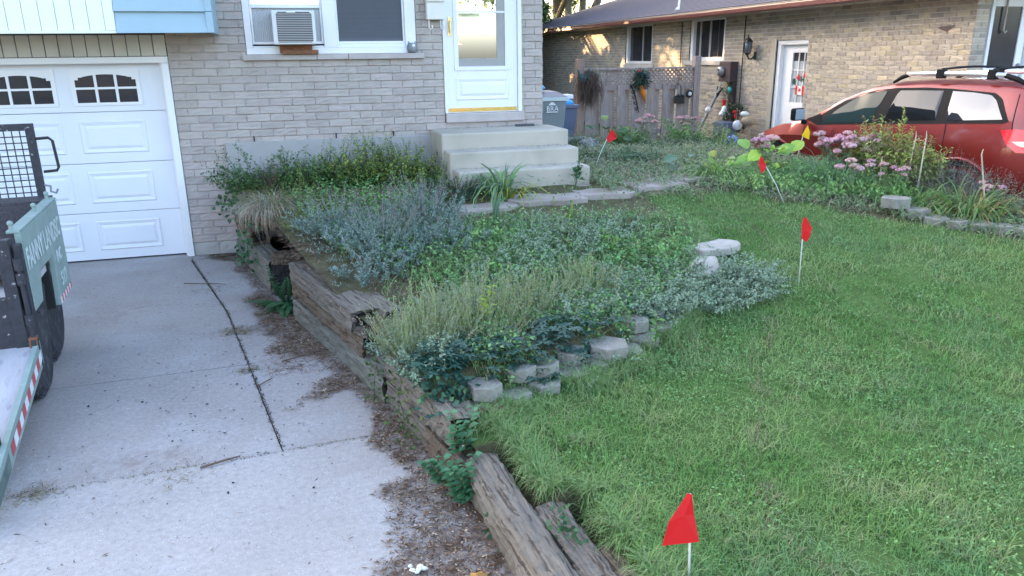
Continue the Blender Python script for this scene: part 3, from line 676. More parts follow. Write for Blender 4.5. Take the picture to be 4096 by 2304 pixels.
# maple leaf silhouette
ml = [(0, -.045), (.004, -.018), (.028, -.022), (.024, -.012), (.045, .008), (.034, .012), (.038, .026), (.024, .022), (.012, .012), (.016, .036), (.008, .034), (0, .05)]
ml = ml+[(-x, y) for x, y in ml[-2:0:-1]]
q = MB(); q.add([(X+.094, 12.83-x, 1.415+y) for x, y in ml], [tuple(range(len(ml)))]); q.build('leaf_emblem', M['red'], sdo)
for (y, z, c) in ((12.93, 1.66, 'red'), (12.72, 1.70, 'red'), (13.05, 1.58, 'evergreen'), (12.80, 1.62, 'evergreen')):
    q = MB(); q.ball((X+.110, y, z), .045, 8, 6, (.2, 1, 1.2), .3); q.build('curtain_flower', M[c], sdo)
v = MB(); v.box(X-.02, X-.001, 13.53, 13.66, .1, 2.38); v.build('door_reveal', M['fascia'], nb)
# roof, hipped at the far end
ro = MB(); ex = 8.92
Z = 3.02
ro.add([(ex, 8.2, Z), (ex, 30.6, Z), (14.2, 25.3, Z+1.75), (14.2, 8.2, Z+1.75), (19.5, 30.6, Z), (19.5, 8.2, Z)], [(0, 3, 2, 1), (1, 2, 4), (2, 3, 5, 4)])
ro.add([(ex, 8.2, Z-.03), (ex, 30.6, Z-.03), (19.5, 30.6, Z-.03), (19.5, 8.2, Z-.03)], [(0, 1, 2, 3)])
ro.build('roof', mat('roof_shingles', (.11, .105, .13), .85, .12, 2, .3, 60, .2), nb)
cr = MB()
for k in range(44):      # shingle courses, each butt standing proud
    t0, t1 = k/44, (k+1)/44; xa, xb = ex+5.28*t0, ex+5.28*t1; za, zb = Z+1.75*t0, Z+1.75*t1; ya_, yb_ = 30.6-5.3*t0, 30.6-5.3*t1
    cr.add([(xa, 8.2, za+.018), (xa, ya_, za+.018), (xb, yb_, zb+.006), (xb, 8.2, zb+.006), (xa, 8.2, za), (xa, ya_, za)], [(0, 3, 2, 1), (0, 1, 5, 4)])
cr.build('shingle_courses', M['shingle'], nb)
v = MB(); v.box(ex-.02, ex+.02, 8.2, 30.6, Z-.14, Z-.031); v.box(ex+.02, NX, 8.2, 30.6, Z-.15, Z-.125); v.box(ex-.12, ex-.021, 8.2, 30.65, Z-.035, Z-.02); v.build('fascia', M['fascia'], nb)
v = MB(); v.box(ex-.125, ex-.022, 8.2, 30.65, Z-.145, Z-.04); v.build('gutter', M['gutter'], nb, bevel=.02)
v = MB(); v.tube([(9.45, 17.6, 3.95), (9.25, 17.35, 3.22), (9.22, 17.3, 3.10)], .025, 8); v.tube([(9.22, 17.34, 3.14), (9.16, 17.3, 3.10)], [.05, .05], 10); v.build('service_mast', M['ball'], nb)
v = MB(); v.tube([(9.35, 14.65, .2), (9.37, 14.64, 2.86)], .012, 6); v.build('wall_cable', M['dark'], nb)
v = MB(); v.tube([(9.36, 17.35, 1.8), (9.37, 17.35, 2.86)], .012, 6); v.build('wall_cable', M['dark'], nb)
v = MB(); v.add([(NX-.018, 9.28, 2.46), (NX-.018, 9.60, 2.44), (NX-.018, 9.50, 2.40), (NX-.018, 9.42, 2.37), (NX-.018, 9.36, 2.40)], [(0, 1, 2, 3, 4)]); v.build('nest_stain', M['metermetal'], nb)
# lantern
ln = thing('wall_lantern', 'black carriage lantern with clear glass on the yellow brick wall', 'lantern', (9.3, 14.26, 2.2))
v = MB(); v.lathe([(.10, 2.33), (.085, 2.36), (.03, 2.415), (.012, 2.42), (.01, 2.47), (0, 2.49)], 8, (9.22, 14.26, 0)); v.lathe([(.02, 2.07), (.055, 2.10), (.075, 2.125)], 8, (9.22, 14.26, 0))
for k in range(6): a = k*math.pi/3; v.tube([(9.22+.07*math.cos(a), 14.26+.07*math.sin(a), 2.12), (9.22+.088*math.cos(a), 14.26+.088*math.sin(a), 2.335)], .006, 5)
v.tube([(9.22, 14.26, 2.08), (9.24, 14.24, 2.0), (9.30, 14.22, 2.0), (9.38, 14.22, 2.08)], .016, 8); v.tube([(9.38, 14.22, 1.99), (9.38, 14.22, 2.14)], .035, 8)
v.build('frame', M['black'], ln)
v = MB(); v.lathe([(.066, 2.128), (.083, 2.33)], 12, (9.22, 14.26, 0)); v.build('glass', M['lanternglass'], ln, smooth=True)
v = MB(); v.ball((9.22, 14.26, 2.2), .032, 10, 8, (1, 1, 1.3)); v.build('bulb', M['ball'], ln, smooth=True)
# meter
me_ = thing('electric_meter', 'brown electric meter box with round glass dial on the brick wall', 'meter', (9.3, 15.03, 1.7))
v = MB(); v.box(9.2, 9.385, 14.83, 15.28, 1.53, 1.945); v.build('box', M['metermetal'], me_, bevel=.01)
v = MB(); v.box(9.30, 9.385, 14.83, 15.0, .15, 1.529); v.build('conduit', M['metermetal'], me_)
v = MB(); rm = Matrix.Rotation(R(-90), 3, 'Y') @ Matrix.Identity(3); v.lathe([(.11, 0), (.11, .03), (.095, .09), (.0, .10)], 20, (9.2, 15.14, 1.745), Matrix.Rotation(R(-90), 3, 'Y')); v.build('dial', M['steel'], me_, smooth=True)
v = MB(); v.box(9.098, 9.103, 15.10, 15.16, 1.76, 1.80); v.build('display', M['acdark'], me_)
# long handled tools leaning on the wall
sh = thing('shovel', 'D-handled shovel with grey shaft leaning against the brick wall by the fence', 'shovel', (9.2, 15.6, .45))
v = MB(); v.tube([(9.08, 15.82, .35), (9.28, 15.42, 1.22)], .022, 8); v.build('shaft', M['steel'], sh)
v = MB(); v.tube([(9.28, 15.42, 1.20), (9.28, 15.33, 1.30), (9.31, 15.27, 1.38), (9.31, 15.47, 1.40), (9.28, 15.43, 1.24)], .02, 8); v.build('grip', M['black'], sh)
v = MB(); v.obox((9.05, 15.86, .26), (.02, .2, .28)); v.build('blade', M['steel'], sh)
br = MB(); br.tube([(9.05, 15.95, .2), (9.33, 15.34, 1.50)], .018, 8); tag(br.build('broom_handle', M['letter']), 'long pale wooden pole leaning behind the D-handled shovel', 'pole')
# ------------------------------------------------------------------ fence
FY = 14.5
fe = thing('lattice_fence', 'weathered grey board fence with lattice top between the two houses', 'fence', (6.9, FY, .3))
for (x0_, x1_, z0_, z1_, nm) in ((5.56, 5.71, .3, 2.04, 'left'), (8.13, 8.27, .1, 2.075, 'right')):
    v = MB(); v.box(x0_, x1_, FY-.07, FY+.07, z0_, z1_); v.build('post', M['fencebr'] if nm == 'left' else M['fence'], fe, bevel=.008)
v = MB(); v.box(5.715, 8.125, FY-.055, FY+.055, 1.825, 1.865); v.build('top_rail', M['fence'], fe, bevel=.004)
v = MB(); v.box(5.715, 8.125, FY-.03, FY+.0, 1.43, 1.53); v.box(5.715, 8.125, FY-.001, FY+.04, .55, .64); v.build('rail', M['fence'], fe, bevel=.004)
zb, zt = 1.532, 1.823; hh = zt-zb
v = MB()
for k in range(-3, 27):
    xa = 5.75+k*.095
    for sgn, yy in ((1, FY-.012), (-1, FY+.012)):
        a = (xa, zb); c = (xa+hh*sgn*1.0+(0 if sgn > 0 else hh), zt); a = (xa+(0 if sgn > 0 else hh), zb)
        (ax, az), (cx_, cz) = a, c
        for lim, s_ in ((5.715, 1), (8.125, -1)):
            if (ax-lim)*s_ < 0 and (cx_-lim)*s_ < 0: break
            if (ax-lim)*s_ < 0: t = (lim-ax)/(cx_-ax); ax, az = lim, az+(cz-az)*t
            if (cx_-lim)*s_ < 0: t = (lim-ax)/(cx_-ax); cx_, cz = lim, az+(cz-az)*t
        else: v.bar((ax, yy, az), (cx_, yy, cz), .011, .034, (0, 1, 0)) if False else v.bar((ax, yy, az), (cx_, yy, cz), .034, .010, (0, 1, 0))
v.build('lattice', M['fence'], fe)
x = 5.74; k = 0
while x < 8.1:
    wd = (.15, .13, .14, .16)[k % 4]; front = k % 2 == 0
    if x+wd > 8.12: wd = 8.12-x
    zt_ = 1.43+(.10 if front and k % 4 == 0 else 0)+rnd.uniform(-.01, .01); zb_ = .45-.1*(x-5.7)/2.4-.07
    v = MB(); y = FY-.056 if front else FY+.002
    if front: v.box(x, x+wd, y, y+.02, zb_, 1.52+rnd.uniform(-.008, .008))
    else: v.box(x-.015, x+wd+.01, y+.04, y+.058, zb_, 1.429)
    v.build('picket', M['fence'], fe, bevel=.003)
    x += wd+(.018 if k % 3 else .035); k += 1
tag(fe, None, None)
# things hanging on the fence
eb = thing('evergreen_swag', 'dark green evergreen swag hung on the middle of the lattice fence', 'swag', (6.92, FY-.12, 1.62))
def needles(c, r, n, colr, sq=(1, .5, 1), L_=.09):
    d = unit(rng.normal(0, 1, (n, 3))); P = np.array(c)+d*np.array(sq)*r*rng.uniform(.2, 1, (n, 1)); return leaves(P, d+rng.normal(0, .3, (n, 3)), L_, .016, cvar(colr, n, .35))
v_, f_, c_ = cat_([needles((6.92, FY-.12, 1.63), .17, 700, (.06, .12, .085)), needles((6.95, FY-.14, 1.66), .09, 120, (.18, .26, .28))]); trimesh('foliage', v_, f_, c_, M['leaf'], eb)
v = MB(); v.ball((6.86, FY-.14, 1.80), .025, 8, 6); v.build('berry', M['red'], eb)
ca = MB(); ca.tube([(6.93, FY-.1, 1.52), (6.96, FY-.11, 1.40), (7.03, FY-.1, 1.17)], [.075, .06, .008], 10); tag(ca.build('carrot_ornament', M['orange'], smooth=True), 'orange carrot shaped ornament hanging under the evergreen swag', 'ornament')
sc_ = MB()
for k in range(5):
    z = 1.52-k*.11; x = 6.68+.03*k; sc_.tube([(x, FY-.075, z), (x+.05, FY-.08, z-.05), (x+.09, FY-.08, z-.02), (x+.07, FY-.08, z+.02), (x+.03, FY-.08, z)], .008, 5)
sc_.tube([(6.70, FY-.075, 1.55), (6.82, FY-.075, 1.3), (6.90, FY-.075, .98)], .01, 5); tag(sc_.build('iron_scrollwork', M['black']), 'black iron scrollwork on the fence left of the carrot ornament', 'ornament')
pb = thing('hanging_basket', 'dried brown plant in a teal wire holder on the left fence post', 'basket', (5.72, FY-.15, 1.5))
n = 900; d = unit(rng.normal(0, 1, (n, 3))); A = np.array([5.80, FY-.14, 1.62])+rng.normal(0, 1, (n, 3))*[.10, .05, .10]; B = A+np.stack([rng.uniform(-.12, .08, n), rng.uniform(-.1, .04, n), rng.uniform(-.42, .06, n)], 1)
(s1, _, _) = stems(A, B, .004, cvar((.15, .11, .09), n, .4), .25, 3); n = 260
P = np.array([5.88, FY-.14, 1.72])+rng.normal(0, 1, (n, 3))*[.09, .05, .07]; v_, f_, c_ = cat_([s1, leaves(P, rng.normal(0, 1, (n, 3)), .05, .012, cvar((.28, .32, .24), n, .3))]); trimesh('dry_plant', v_, f_, c_, M['dry'], pb)
v = MB(); v.tube([(5.56, FY-.09, 1.84), (5.60, FY-.16, 1.68), (5.72, FY-.17, 1.66), (5.80, FY-.1, 1.86)], .02, 6); v.box(5.60, 5.74, FY-.16, FY-.09, 1.62, 1.76); v.build('wire_holder', mat('teal', (.03, .10, .11), .5, .2), pb)
mp_ = thing('metal_planter', 'small dark metal planter with round glass disc on the fence beside the right post', 'planter', (7.85, FY-.1, 1.2))
v = MB(); v.box(7.68, 7.88, FY-.16, FY-.07, 1.14, 1.26); v.tube([(7.69, FY-.08, 1.26), (7.70, FY-.07, 1.48), (7.76, FY-.07, 1.54), (7.83, FY-.07, 1.48), (7.84, FY-.08, 1.26)], .008, 6)
for k in range(5): v.ball((7.70+k*.04, FY-.13, 1.28+.02*(k % 2)), .03, 8, 5)
v.build('pot', M['black'], mp_, bevel=.004)
v = MB(); v.lathe([(.0, .02), (.05, .03), (.075, .02), (.085, 0), (.075, -.02), (.0, -.02)], 16, (8.0, FY-.13, 1.33), Matrix.Rotation(R(90), 3, 'X')); v.build('disc_rim', M['black'], mp_, smooth=True)
v = MB(); v.ball((8.0, FY-.16, 1.33), .04, 12, 8, (1, .5, 1)); v.build('glass_disc', M['ball'], mp_, smooth=True)
bu = MB()
for (x, z) in ((7.72, 1.80), (7.78, 1.70), (7.80, 1.62)): bu.add([(x, FY-.07, z), (x+.05, FY-.08, z+.03), (x+.04, FY-.08, z-.03), (x-.05, FY-.08, z+.03), (x-.04, FY-.08, z-.03)], [(0, 1, 2), (0, 4, 3)])
tag(bu.build('butterfly_ornament', M['redwood']), 'little row of brown metal butterflies on the lattice by the right post', 'ornament')
# bins
def wheelie(x, y, z, s, m, lidm, label, cat, logo):
    t = thing('wheelie_bin', label, cat, (x, y, z), 0)
    v = MB(); w0, w1, d0, d1, h = .21*s, .27*s, .24*s, .33*s, .96*s
    v.add([(x-w0, y-d0, z+.03), (x+w0, y-d0, z+.03), (x+w0, y+d0, z+.03), (x-w0, y+d0, z+.03), (x-w1, y-d1, z+h), (x+w1, y-d1, z+h), (x+w1, y+d1, z+h), (x-w1, y+d1, z+h)], [(3, 2, 1, 0), (4, 5, 6, 7), (0, 1, 5, 4), (1, 2, 6, 5), (2, 3, 7, 6), (3, 0, 4, 7)])
    v.build('body', m, t, bevel=.02)
    v = MB(); v.box(x-w1-.025, x+w1+.025, y-d1-.025, y+d1+.02, z+h-.03, z+h+.035); v.build('rim', M['letter'] if lidm == 'binlid' else M['bin2'], t, bevel=.01)
    for sx in (-1, 1):
        v = MB(); v.lathe([(.0, -.03), (.12, -.03), (.12, .03), (0, .03)], 16, (x+sx*w0, y+d0, z+.12), Matrix.Rotation(R(90), 3, 'Y')); v.build('wheel', M['rubber'], t)
    if lidm:
        v = MB(); v.add([(x-w1-.02, y-d1-.02, z+h+.036), (x+w1+.02, y-d1-.02, z+h+.036), (x+w1+.02, y+d1+.04, z+h+.036), (x-w1-.02, y+d1+.04, z+h+.036), (x-w1*.7, y-d1*.4, z+h+.11), (x+w1*.7, y-d1*.4, z+h+.11), (x+w1*.8, y+d1, z+h+.12), (x-w1*.8, y+d1, z+h+.12)], [(0, 1, 5, 4), (1, 2, 6, 5), (2, 3, 7, 6), (3, 0, 4, 7), (4, 5, 6, 7)])
        v.build('lid', M[lidm], t, bevel=.01)
    return t, w1, d1, h
t, w1, d1, h = wheelie(4.16, 12.35, .42, 1.05, M['bin'], 'binlid', 'grey wheeled bin lettered BRA with a dark lid at the corner of the brick house', 'bin', True)
v = MB(); v.add([(4.085, 11.992, 1.22), (4.285, 11.992, 1.22), (4.285, 11.992, 1.235), (4.085, 11.992, 1.235)], [(0, 1, 2, 3)]); v.build('logo_bar', M['ball'], t)
text('lettering', 'BRA', .115, M['ball'], t, Matrix.Translation((4.085, 11.992, 1.243)) @ Matrix.Rotation(R(90), 4, 'X'), .002)
v = MB(); v.add([(4.12, 11.992, 1.335), (4.25, 11.992, 1.335), (4.232, 11.992, 1.36), (4.20, 11.992, 1.385), (4.17, 11.992, 1.385), (4.138, 11.992, 1.36)], [tuple(range(6))]); v.build('logo_dome', M['ball'], t)
bb = MB(); bb.ball((4.0, 12.3, 1.60), .12, 12, 8, (1.3, 1, .5), .15); tag(bb.build('blue_bag', M['bluebag']), 'crumpled bright blue plastic bag on the grey bin lid', 'bag')
ob = MB(); ob.ball((4.04, 12.4, 1.68), .05, 8, 6, (.7, .7, 1.4), .2); tag(ob.build('orange_glove', mat('peach', (.62, .38, .22), .7)), 'small peach coloured scrap above the blue bag on the bin', 'scrap')
t2, w1, d1, h = wheelie(4.76, 13.2, .42, .86, M['bin2'], None, 'blue grey bin filled with blue bags beside the left fence post', 'bin', False)
bb = MB(); bb.ball((4.76, 13.2, 1.30), .26, 16, 8, (.95, .95, .36), .10); tag(bb.build('recycling_bag', M['bluebag'], smooth=True), 'bulging pale blue bag filling the blue grey bin', 'bag')
bx = MB(); bx.box(4.6, 5.0, 13.15, 13.45, 1.36, 1.44); tag(bx.build('plastic_tray', M['ball'], bevel=.02), 'clear whitish plastic tray lying on the blue bag', 'tray')
pi_ = MB(); pi_.tube([(4.55, 12.5, .70), (5.3, 13.3, .62)], .055, 12); tag(pi_.build('downspout_pipe', M['bin']), 'grey plastic pipe lying on the soil beside the bins', 'pipe')
rk = MB(); rk.ball((4.72, 11.7, .70), .16, 12, 8, (1.15, .9, .75), .12); tag(rk.build('rock', M['rock'], smooth=False), 'black and white mottled rock by the steps in front of the fence', 'rock')
# seasonal clutter at the wall
wr = thing('evergreen_wreath', 'dark evergreen wreath with red bow leaning by the brown conduit', 'wreath', (9.05, 14.1, .8))
a = rng.uniform(0, 2*math.pi, 900); P = np.stack([9.02+.22*np.cos(a)*.5, 14.2-.22*np.cos(a), .80+.24*np.sin(a)], 1)+rng.normal(0, .035, (900, 3)); vv, ff, cc = leaves(P, rng.normal(0, 1, (900, 3)), .07, .02, cvar((.035, .075, .04), 900, .3)); trimesh('foliage', vv, ff, cc, M['leaf'], wr)
v = MB(); v.ball((8.95, 14.15, .95), .05, 8, 6, (1, 1, .6), .1); v.ball((8.95, 14.12, .86), .04, 8, 6, (.6, .8, 1.3), .1); v.build('bow', M['red'], wr)
ga = thing('evergreen_garland', 'green garland with turquoise bulb hanging down the brown conduit', 'garland', (9.2, 14.7, 1.0))
P = np.array([9.18, 14.75, 1.1])+np.stack([rng.normal(0, .03, 500), rng.normal(0, .05, 500), rng.uniform(-.35, .42, 500)], 1); vv, ff, cc = leaves(P, rng.normal(0, 1, (500, 3)), .06, .018, cvar((.05, .085, .05), 500, .3)); trimesh('foliage', vv, ff, cc, M['leaf'], ga)
v = MB(); v.ball((9.15, 14.72, 1.37), .045, 10, 8, (1, 1, 1.4)); v.build('bulb', M['turquoise'], ga, smooth=True)
rr = MB(); rr.tube([(9.12, 14.85, 1.16), (9.12, 14.86, 1.02), (9.14, 14.84, .82)], [.045, .03, .02], 8); tag(rr.build('red_ribbon', M['red']), 'tall red ribbon hanging beside the brown conduit', 'ribbon')
be = MB(); be.lathe([(.13, 0), (.11, .03), (.06, .10), (.045, .17), (.0, .2)], 14, (8.95, 14.55, .86)); tag(be.build('white_bell', M['ball'], smooth=True), 'white bell ornament above the dark wreath', 'bell')
for (x, y, z, r_, lb) in ((8.75, 13.7, .72, .10, 'white round globe beside the front of the red car'), (8.95, 15.2, .93, .07, 'small white globe low on the wall left of the conduit')):
    v = MB(); v.ball((x, y, z), r_, 16, 10); tag(v.build('globe_ornament', M['ball'], smooth=True), lb, 'globe')
gs = thing('bird_ornament', 'white and tan bird ornament standing behind the car bonnet', 'ornament', (8.8, 13.45, .6))
v = MB(); v.ball((8.8, 13.4, .82), .12, 12, 8, (1.3, 1.3, .8)); v.tube([(8.8, 13.35, .3), (8.8, 13.35, .75)], .03, 8); v.build('body', mat('tan', (.34, .26, .17), .7, .2), gs, smooth=True)
v = MB(); v.ball((8.8, 13.55, .95), .08, 12, 8, (1, 1.4, .7)); v.build('head', M['ball'], gs, smooth=True)
bg_ = MB(); bg_.ball((8.4, 13.3, .34), .16, 10, 8, (1, 1, 1.5), .08); tag(bg_.build('patterned_bag', mat('blue_pattern', (.03, .13, .5), .6, .1, c2=(.6, .65, .7), c2s=26, c2t=(.5, .55))), 'blue bag with white pattern at the nose of the red car', 'bag')
bn = MB(); bn.box(8.62, 8.95, 14.0, 14.4, .1, .75); tag(bn.build('dark_storage_box', M['bin2'], bevel=.02), 'dark blue upright box under the wreath by the wall', 'box')
# ------------------------------------------------------------------ red car (profile measured in the car's own plane)
car = thing('red_suv', 'dark red seven seat SUV with silver roof rails parked by the yellow brick house', 'car', (7.066, 7.916, .10), R(12))
# local frame: +Y forward (s), -X near side, z up
TOP = [(2.26, .50), (2.24, .62), (2.19, .76), (2.12, .85), (2.03, .895), (1.9, .945), (1.70, 1.02), (1.45, 1.09), (1.25, 1.13), (1.10, 1.20), (.92, 1.34), (.72, 1.46), (.5, 1.56), (.32, 1.615), (0, 1.665), (-.35, 1.685), (-.8, 1.69), (-1.2, 1.685), (-1.45, 1.67), (-1.62, 1.645), (-1.70, 1.56), (-1.76, 1.42), (-1.81, 1.25), (-1.86, 1.15), (-1.92, .95), (-1.96, .75), (-1.95, .5), (-1.90, .35)]
ws_ = [t[0] for t in TOP]; zs_ = [t[1] for t in TOP]
def topz(s): return float(np.interp(-s, [-q for q in ws_], zs_))
Wd = 1.70/2; OFFX = Wd
belt = lambda s: 1.15-.075*(s+0)*.9 if s > -1.8 else 1.28
SS = list(np.linspace(2.25, -1.93, 85)); cross = []
def halfw(s):
    q = 1.0
    if s > 1.2: q = 1-.17*((s-1.2)/1.05)**2.4
    if s < -1.4: q = 1-.09*((-1.4-s)/.5)**2
    return Wd*q
def ring(s):
    hw = halfw(s); zt = topz(s); zb_ = min(belt(s), zt-.015); lo = .26 if -1.75 < s < 2.05 else .36
    gh = max(0, min(1, (zt-zb_)/.45))                       # greenhouse factor
    we = hw*(.93-.185*gh); ze = zt-.10*gh-.012*(1-gh)-.0
    if gh < .25: we = hw*.90; ze = zt-.02
    p = [(0, lo), (hw*.86, lo), (hw*.955, lo+.10), (hw*1.0, min(.60, zb_-.06)), (hw*.99, min(.76, zb_-.12)), (hw*1.0, min(zb_-.15, .95)), (hw*.93, zb_)]
    p += [(hw*.93+(we-hw*.93)*.35, zb_+(ze-zb_)*.4), (we, ze), (we*.93, zt-.045*gh-.006), (we*.7, zt-.012*gh-.002), (0, zt)]
    return p
v = MB(); rings = [ring(s) for s in SS]; npnt = len(rings[0]); vs = []
for s, rg in zip(SS, rings):
    full = [(-x, s, z) for x, z in rg]+[(x, s, z) for x, z in rg[-2:0:-1]]
    vs += [(x+OFFX, y, z) for x, y, z in full]
K = 2*npnt-2; fs = [(i*K+j, i*K+(j+1) % K, (i+1)*K+(j+1) % K, (i+1)*K+j) for i in range(len(SS)-1) for j in range(K)]
fs += [tuple(range(K))[::-1], tuple((len(SS)-1)*K+k for k in range(K))]
v.add(vs, fs); body = v.build('body', M['carred'], car, smooth=True, world=False)
es = body.modifiers.new('es', 'EDGE_SPLIT'); es.split_angle = R(24)
def sidex(s, z, off=.006):          # near side surface x at (s,z)
    rg = ring(s); zz = [q[1] for q in rg]; xx = [q[0] for q in rg]
    for (x0_, z0_), (x1_, z1_) in zip(rg[1:], rg[2:]):
        if z0_ <= z <= z1_+1e-6 and z1_ > z0_: return OFFX-(x0_+(x1_-x0_)*(z-z0_)/(z1_-z0_))-off
    return OFFX-rg[-4][0]-off
def patch(name, poly, m, off=.006, par=car, n=9, far=False):
    """fill a polygon traced on the flank: vertical strips following the surface"""
    smin = min(p[0] for p in poly); smax = max(p[0] for p in poly); v = MB(); cols = []
    N = max(6, int((smax-smin)/.03))
    for i in range(N+1):
        s = smin+(smax-smin)*i/N; s_ = min(max(s, smin+1e-4), smax-1e-4); cr_ = []
        for (a, b), (c, d) in zip(poly, poly[1:]+poly[:1]):
            if (a-s_)*(c-s_) < 0: cr_.append(b+(d-b)*(s_-a)/(c-a))
        cr_.sort(); cols.append((s, cr_[0], cr_[-1]) if len(cr_) > 1 else (s, cr_[0], cr_[0]))
    vs = []; fs = []
    for s, z0_, z1_ in cols:
        for k in range(n): z = z0_+(z1_-z0_)*k/(n-1); x = sidex(s, z, off); vs.append(((2*OFFX-x) if far else x, s, z))
    for i in range(N): fs += [(i*n+k, i*n+k+1, (i+1)*n+k+1, (i+1)*n+k) for k in range(n-1)]
    v.add(vs, fs); return v.build(name, m, par, smooth=True, world=False)
Z0 = .10
def pz(l): return [(s, z-Z0) for s, z in l]
w_all = pz([(1.10, 1.20), (.86, 1.38), (.66, 1.51), (.48, 1.585), (.25, 1.64), (-.03, 1.675), (-.4, 1.69), (-.74, 1.685), (-1.24, 1.655), (-1.34, 1.60), (-1.50, 1.37), (-1.46, 1.345), (-.8, 1.30), (0, 1.24), (1.0, 1.165)])
patch('window_trim', w_all, M['cartrim'], .004)
wf_ = pz([(.93, 1.20), (.74, 1.385), (.50, 1.55), (.30, 1.605), (.09, 1.635), (.17, 1.26)])
patch('front_side_window', wf_, M['cargreen'], .008)
patch('rear_side_window', pz([(-.07, 1.645), (-.35, 1.655), (-.66, 1.66), (-.675, 1.335), (0.0, 1.275)]), M['carglass'], .008)
patch('quarter_window', pz([(-.755, 1.66), (-1.0, 1.652), (-1.21, 1.63), (-1.29, 1.575), (-1.435, 1.385), (-.80, 1.335)]), M['carglass2'], .008)
patch('tail_lamp', pz([(-1.45, 1.275), (-1.60, 1.295), (-1.84, 1.29), (-1.88, 1.06), (-1.66, 1.055), (-1.54, 1.14)]), M['lampred'], .012)
patch('reversing_lamp', pz([(-1.60, 1.165), (-1.70, 1.175), (-1.84, 1.17), (-1.85, 1.12), (-1.68, 1.12)]), M['lampclr'], .015)
patch('head_lamp', pz([(2.20, .86), (2.14, .95), (1.96, .99), (2.02, .90), (2.12, .80)]), M['lampclr'], .010)
patch('reflector', pz([(1.02, 1.10), (.96, 1.135), (.90, 1.14), (.82, 1.10)]), mat('grey_reflection', (.28, .16, .17), .4, 0), .006) if False else None
for pl in ([(.175, 1.13), (.17, 1.24), (.16, 1.24), (.165, .5), (.18, .5)], [(-.745, 1.68), (-.755, 1.68), (-.84, 1.30), (-.86, .9), (-.85, .9), (-.83, 1.30)], [(1.18, 1.16), (1.19, 1.16), (1.16, .5), (1.15, .5)]):
    s0, z0_ = pl[0]
    v = MB(); pp = [pl[0], pl[1], pl[3]] if False else pl
for (s0, za, s1, zb2) in ((.17, 1.14, .165, .45), (-.82, 1.20, -.86, .80), (1.19, 1.05, 1.14, .45), (-1.50, 1.55, -1.56, 1.18)):
    v = MB(); pts = []
    for k in range(9): t = k/8; s = s0+(s1-s0)*t; z = za+(zb2-za)*t; pts.append((sidex(s, z, .001), s, z))
    v.tube(pts, .005, 5); v.build('door_seam', M['cartrim'], car, world=False)
for s in (.35, -.62):
    v = MB(); v.tube([(sidex(s, .98, .03), s-.09, .985), (sidex(s, .98, .035), s, .99), (sidex(s, .98, .03), s+.09, .985)], .014, 8); v.build('door_handle', M['carred'], car, smooth=True, world=False)
for (s, nm) in ((1.66, 'f'), (-1.06, 'r')):
    for far in (0, 1):
        sx = -1 if not far else 1; xw = OFFX+sx*(Wd-.09)
        t = MB(); t.lathe([(.20, -.11), (.33, -.115), (.36, -.08), (.36, .08), (.33, .115), (.20, .11)], 28, (xw, s, .36), Matrix.Rotation(R(90), 3, 'Y')); wh = t.build('wheel', M['rubber'], car, world=False)
        t = MB(); t.lathe([(0, -.09), (.07, -.095), (.2, -.09), (.22, -.06)], 20, (xw, s, .36), Matrix.Rotation(R(90 if sx < 0 else -90), 3, 'Y')); t.build('rim', M['rim'], wh, world=False)
    v = MB(); pts = []
    for k in range(15): a = math.pi*k/14; ss = s+.43*math.cos(a); zz = .40+.43*math.sin(a); pts.append((sidex(ss, zz, .006), ss, zz))
    v.tube(pts, .022, 6); v.build('wheel_arch', M['carred'], car, smooth=True, world=False)
    v = MB(); vs = [(sidex(s, .4, .003), s, .40)]+[(sidex(s+.40*math.cos(math.pi*k/14), .40+.40*math.sin(math.pi*k/14), .004), s+.40*math.cos(math.pi*k/14), .40+.40*math.sin(math.pi*k/14)) for k in range(15)]+[(sidex(s-.40, .3, .004), s-.40, .27), (sidex(s+.40, .3, .004), s+.40, .27)]
    v.add(vs, [(0, k, k+1) for k in range(1, 15)]+[(0, 15, 16), (0, 16, 17), (0, 17, 1)]); v.build('arch_liner', M['dark'], car, world=False)
# mirror
v = MB(); v.box(-.23, -.02, 1.13, 1.22, 1.12, 1.285); v.box(-.04, .04, 1.13, 1.2, 1.06, 1.13); mi = v.build('mirror', M['cartrim'], car, world=False, bevel=.03); mi.modifiers[0].segments = 4
v = MB(); v.box(-.215, -.04, 1.122, 1.131, 1.135, 1.27); v.build('mirror_glass', mat('mirror_glass', (.35, .42, .45), .1, 0, spec=.9), mi, world=False, bevel=.004)
v = MB(); v.add([(sidex(1.2, 1.13, .012), 1.20, 1.12), (sidex(.9, 1.11, .012), .92, 1.09), (sidex(.95, 1.2, .012), .98, 1.22)], [(0, 1, 2)]); v.build('mirror_base', M['cartrim'], car, world=False)
# roof rails and bars
for sx in (-1, 1):
    xr = OFFX+sx*.60
    rl = MB(); rl.tube([(xr, -.12, 1.735), (xr, -.5, 1.75), (xr, -1.0, 1.75), (xr, -1.30, 1.74)], .028, 10); rlo = rl.build('roof_rail', M['chrome'], car, smooth=True, world=False)
    for pts in ([(xr, .06, 1.635), (xr, -.05, 1.70), (xr, -.15, 1.735)], [(xr, -1.28, 1.74), (xr, -1.42, 1.70), (xr, -1.58, 1.625)]):
        q = MB(); q.tube(pts, [.015, .026, .028] if pts[0][2] < 1.7 else [.028, .03, .012], 8); q.build('rail_foot', M['cartrim'], rlo, world=False)
    for s in (-.55, -1.15):
        q = MB(); q.box(xr-.04, xr+.04, s-.045, s+.045, 1.695, 1.80); q.build('bar_clamp', M['cartrim'], rlo, world=False, bevel=.01)
for s in (-.55, -1.15):
    q = MB(); q.tube([(OFFX-.60+1.2*k/8, s, 1.80+.02*math.sin(math.pi*k/8)) for k in range(9)], .013, 8); q.build('cross_bar', M['cartrim'], car, world=False)
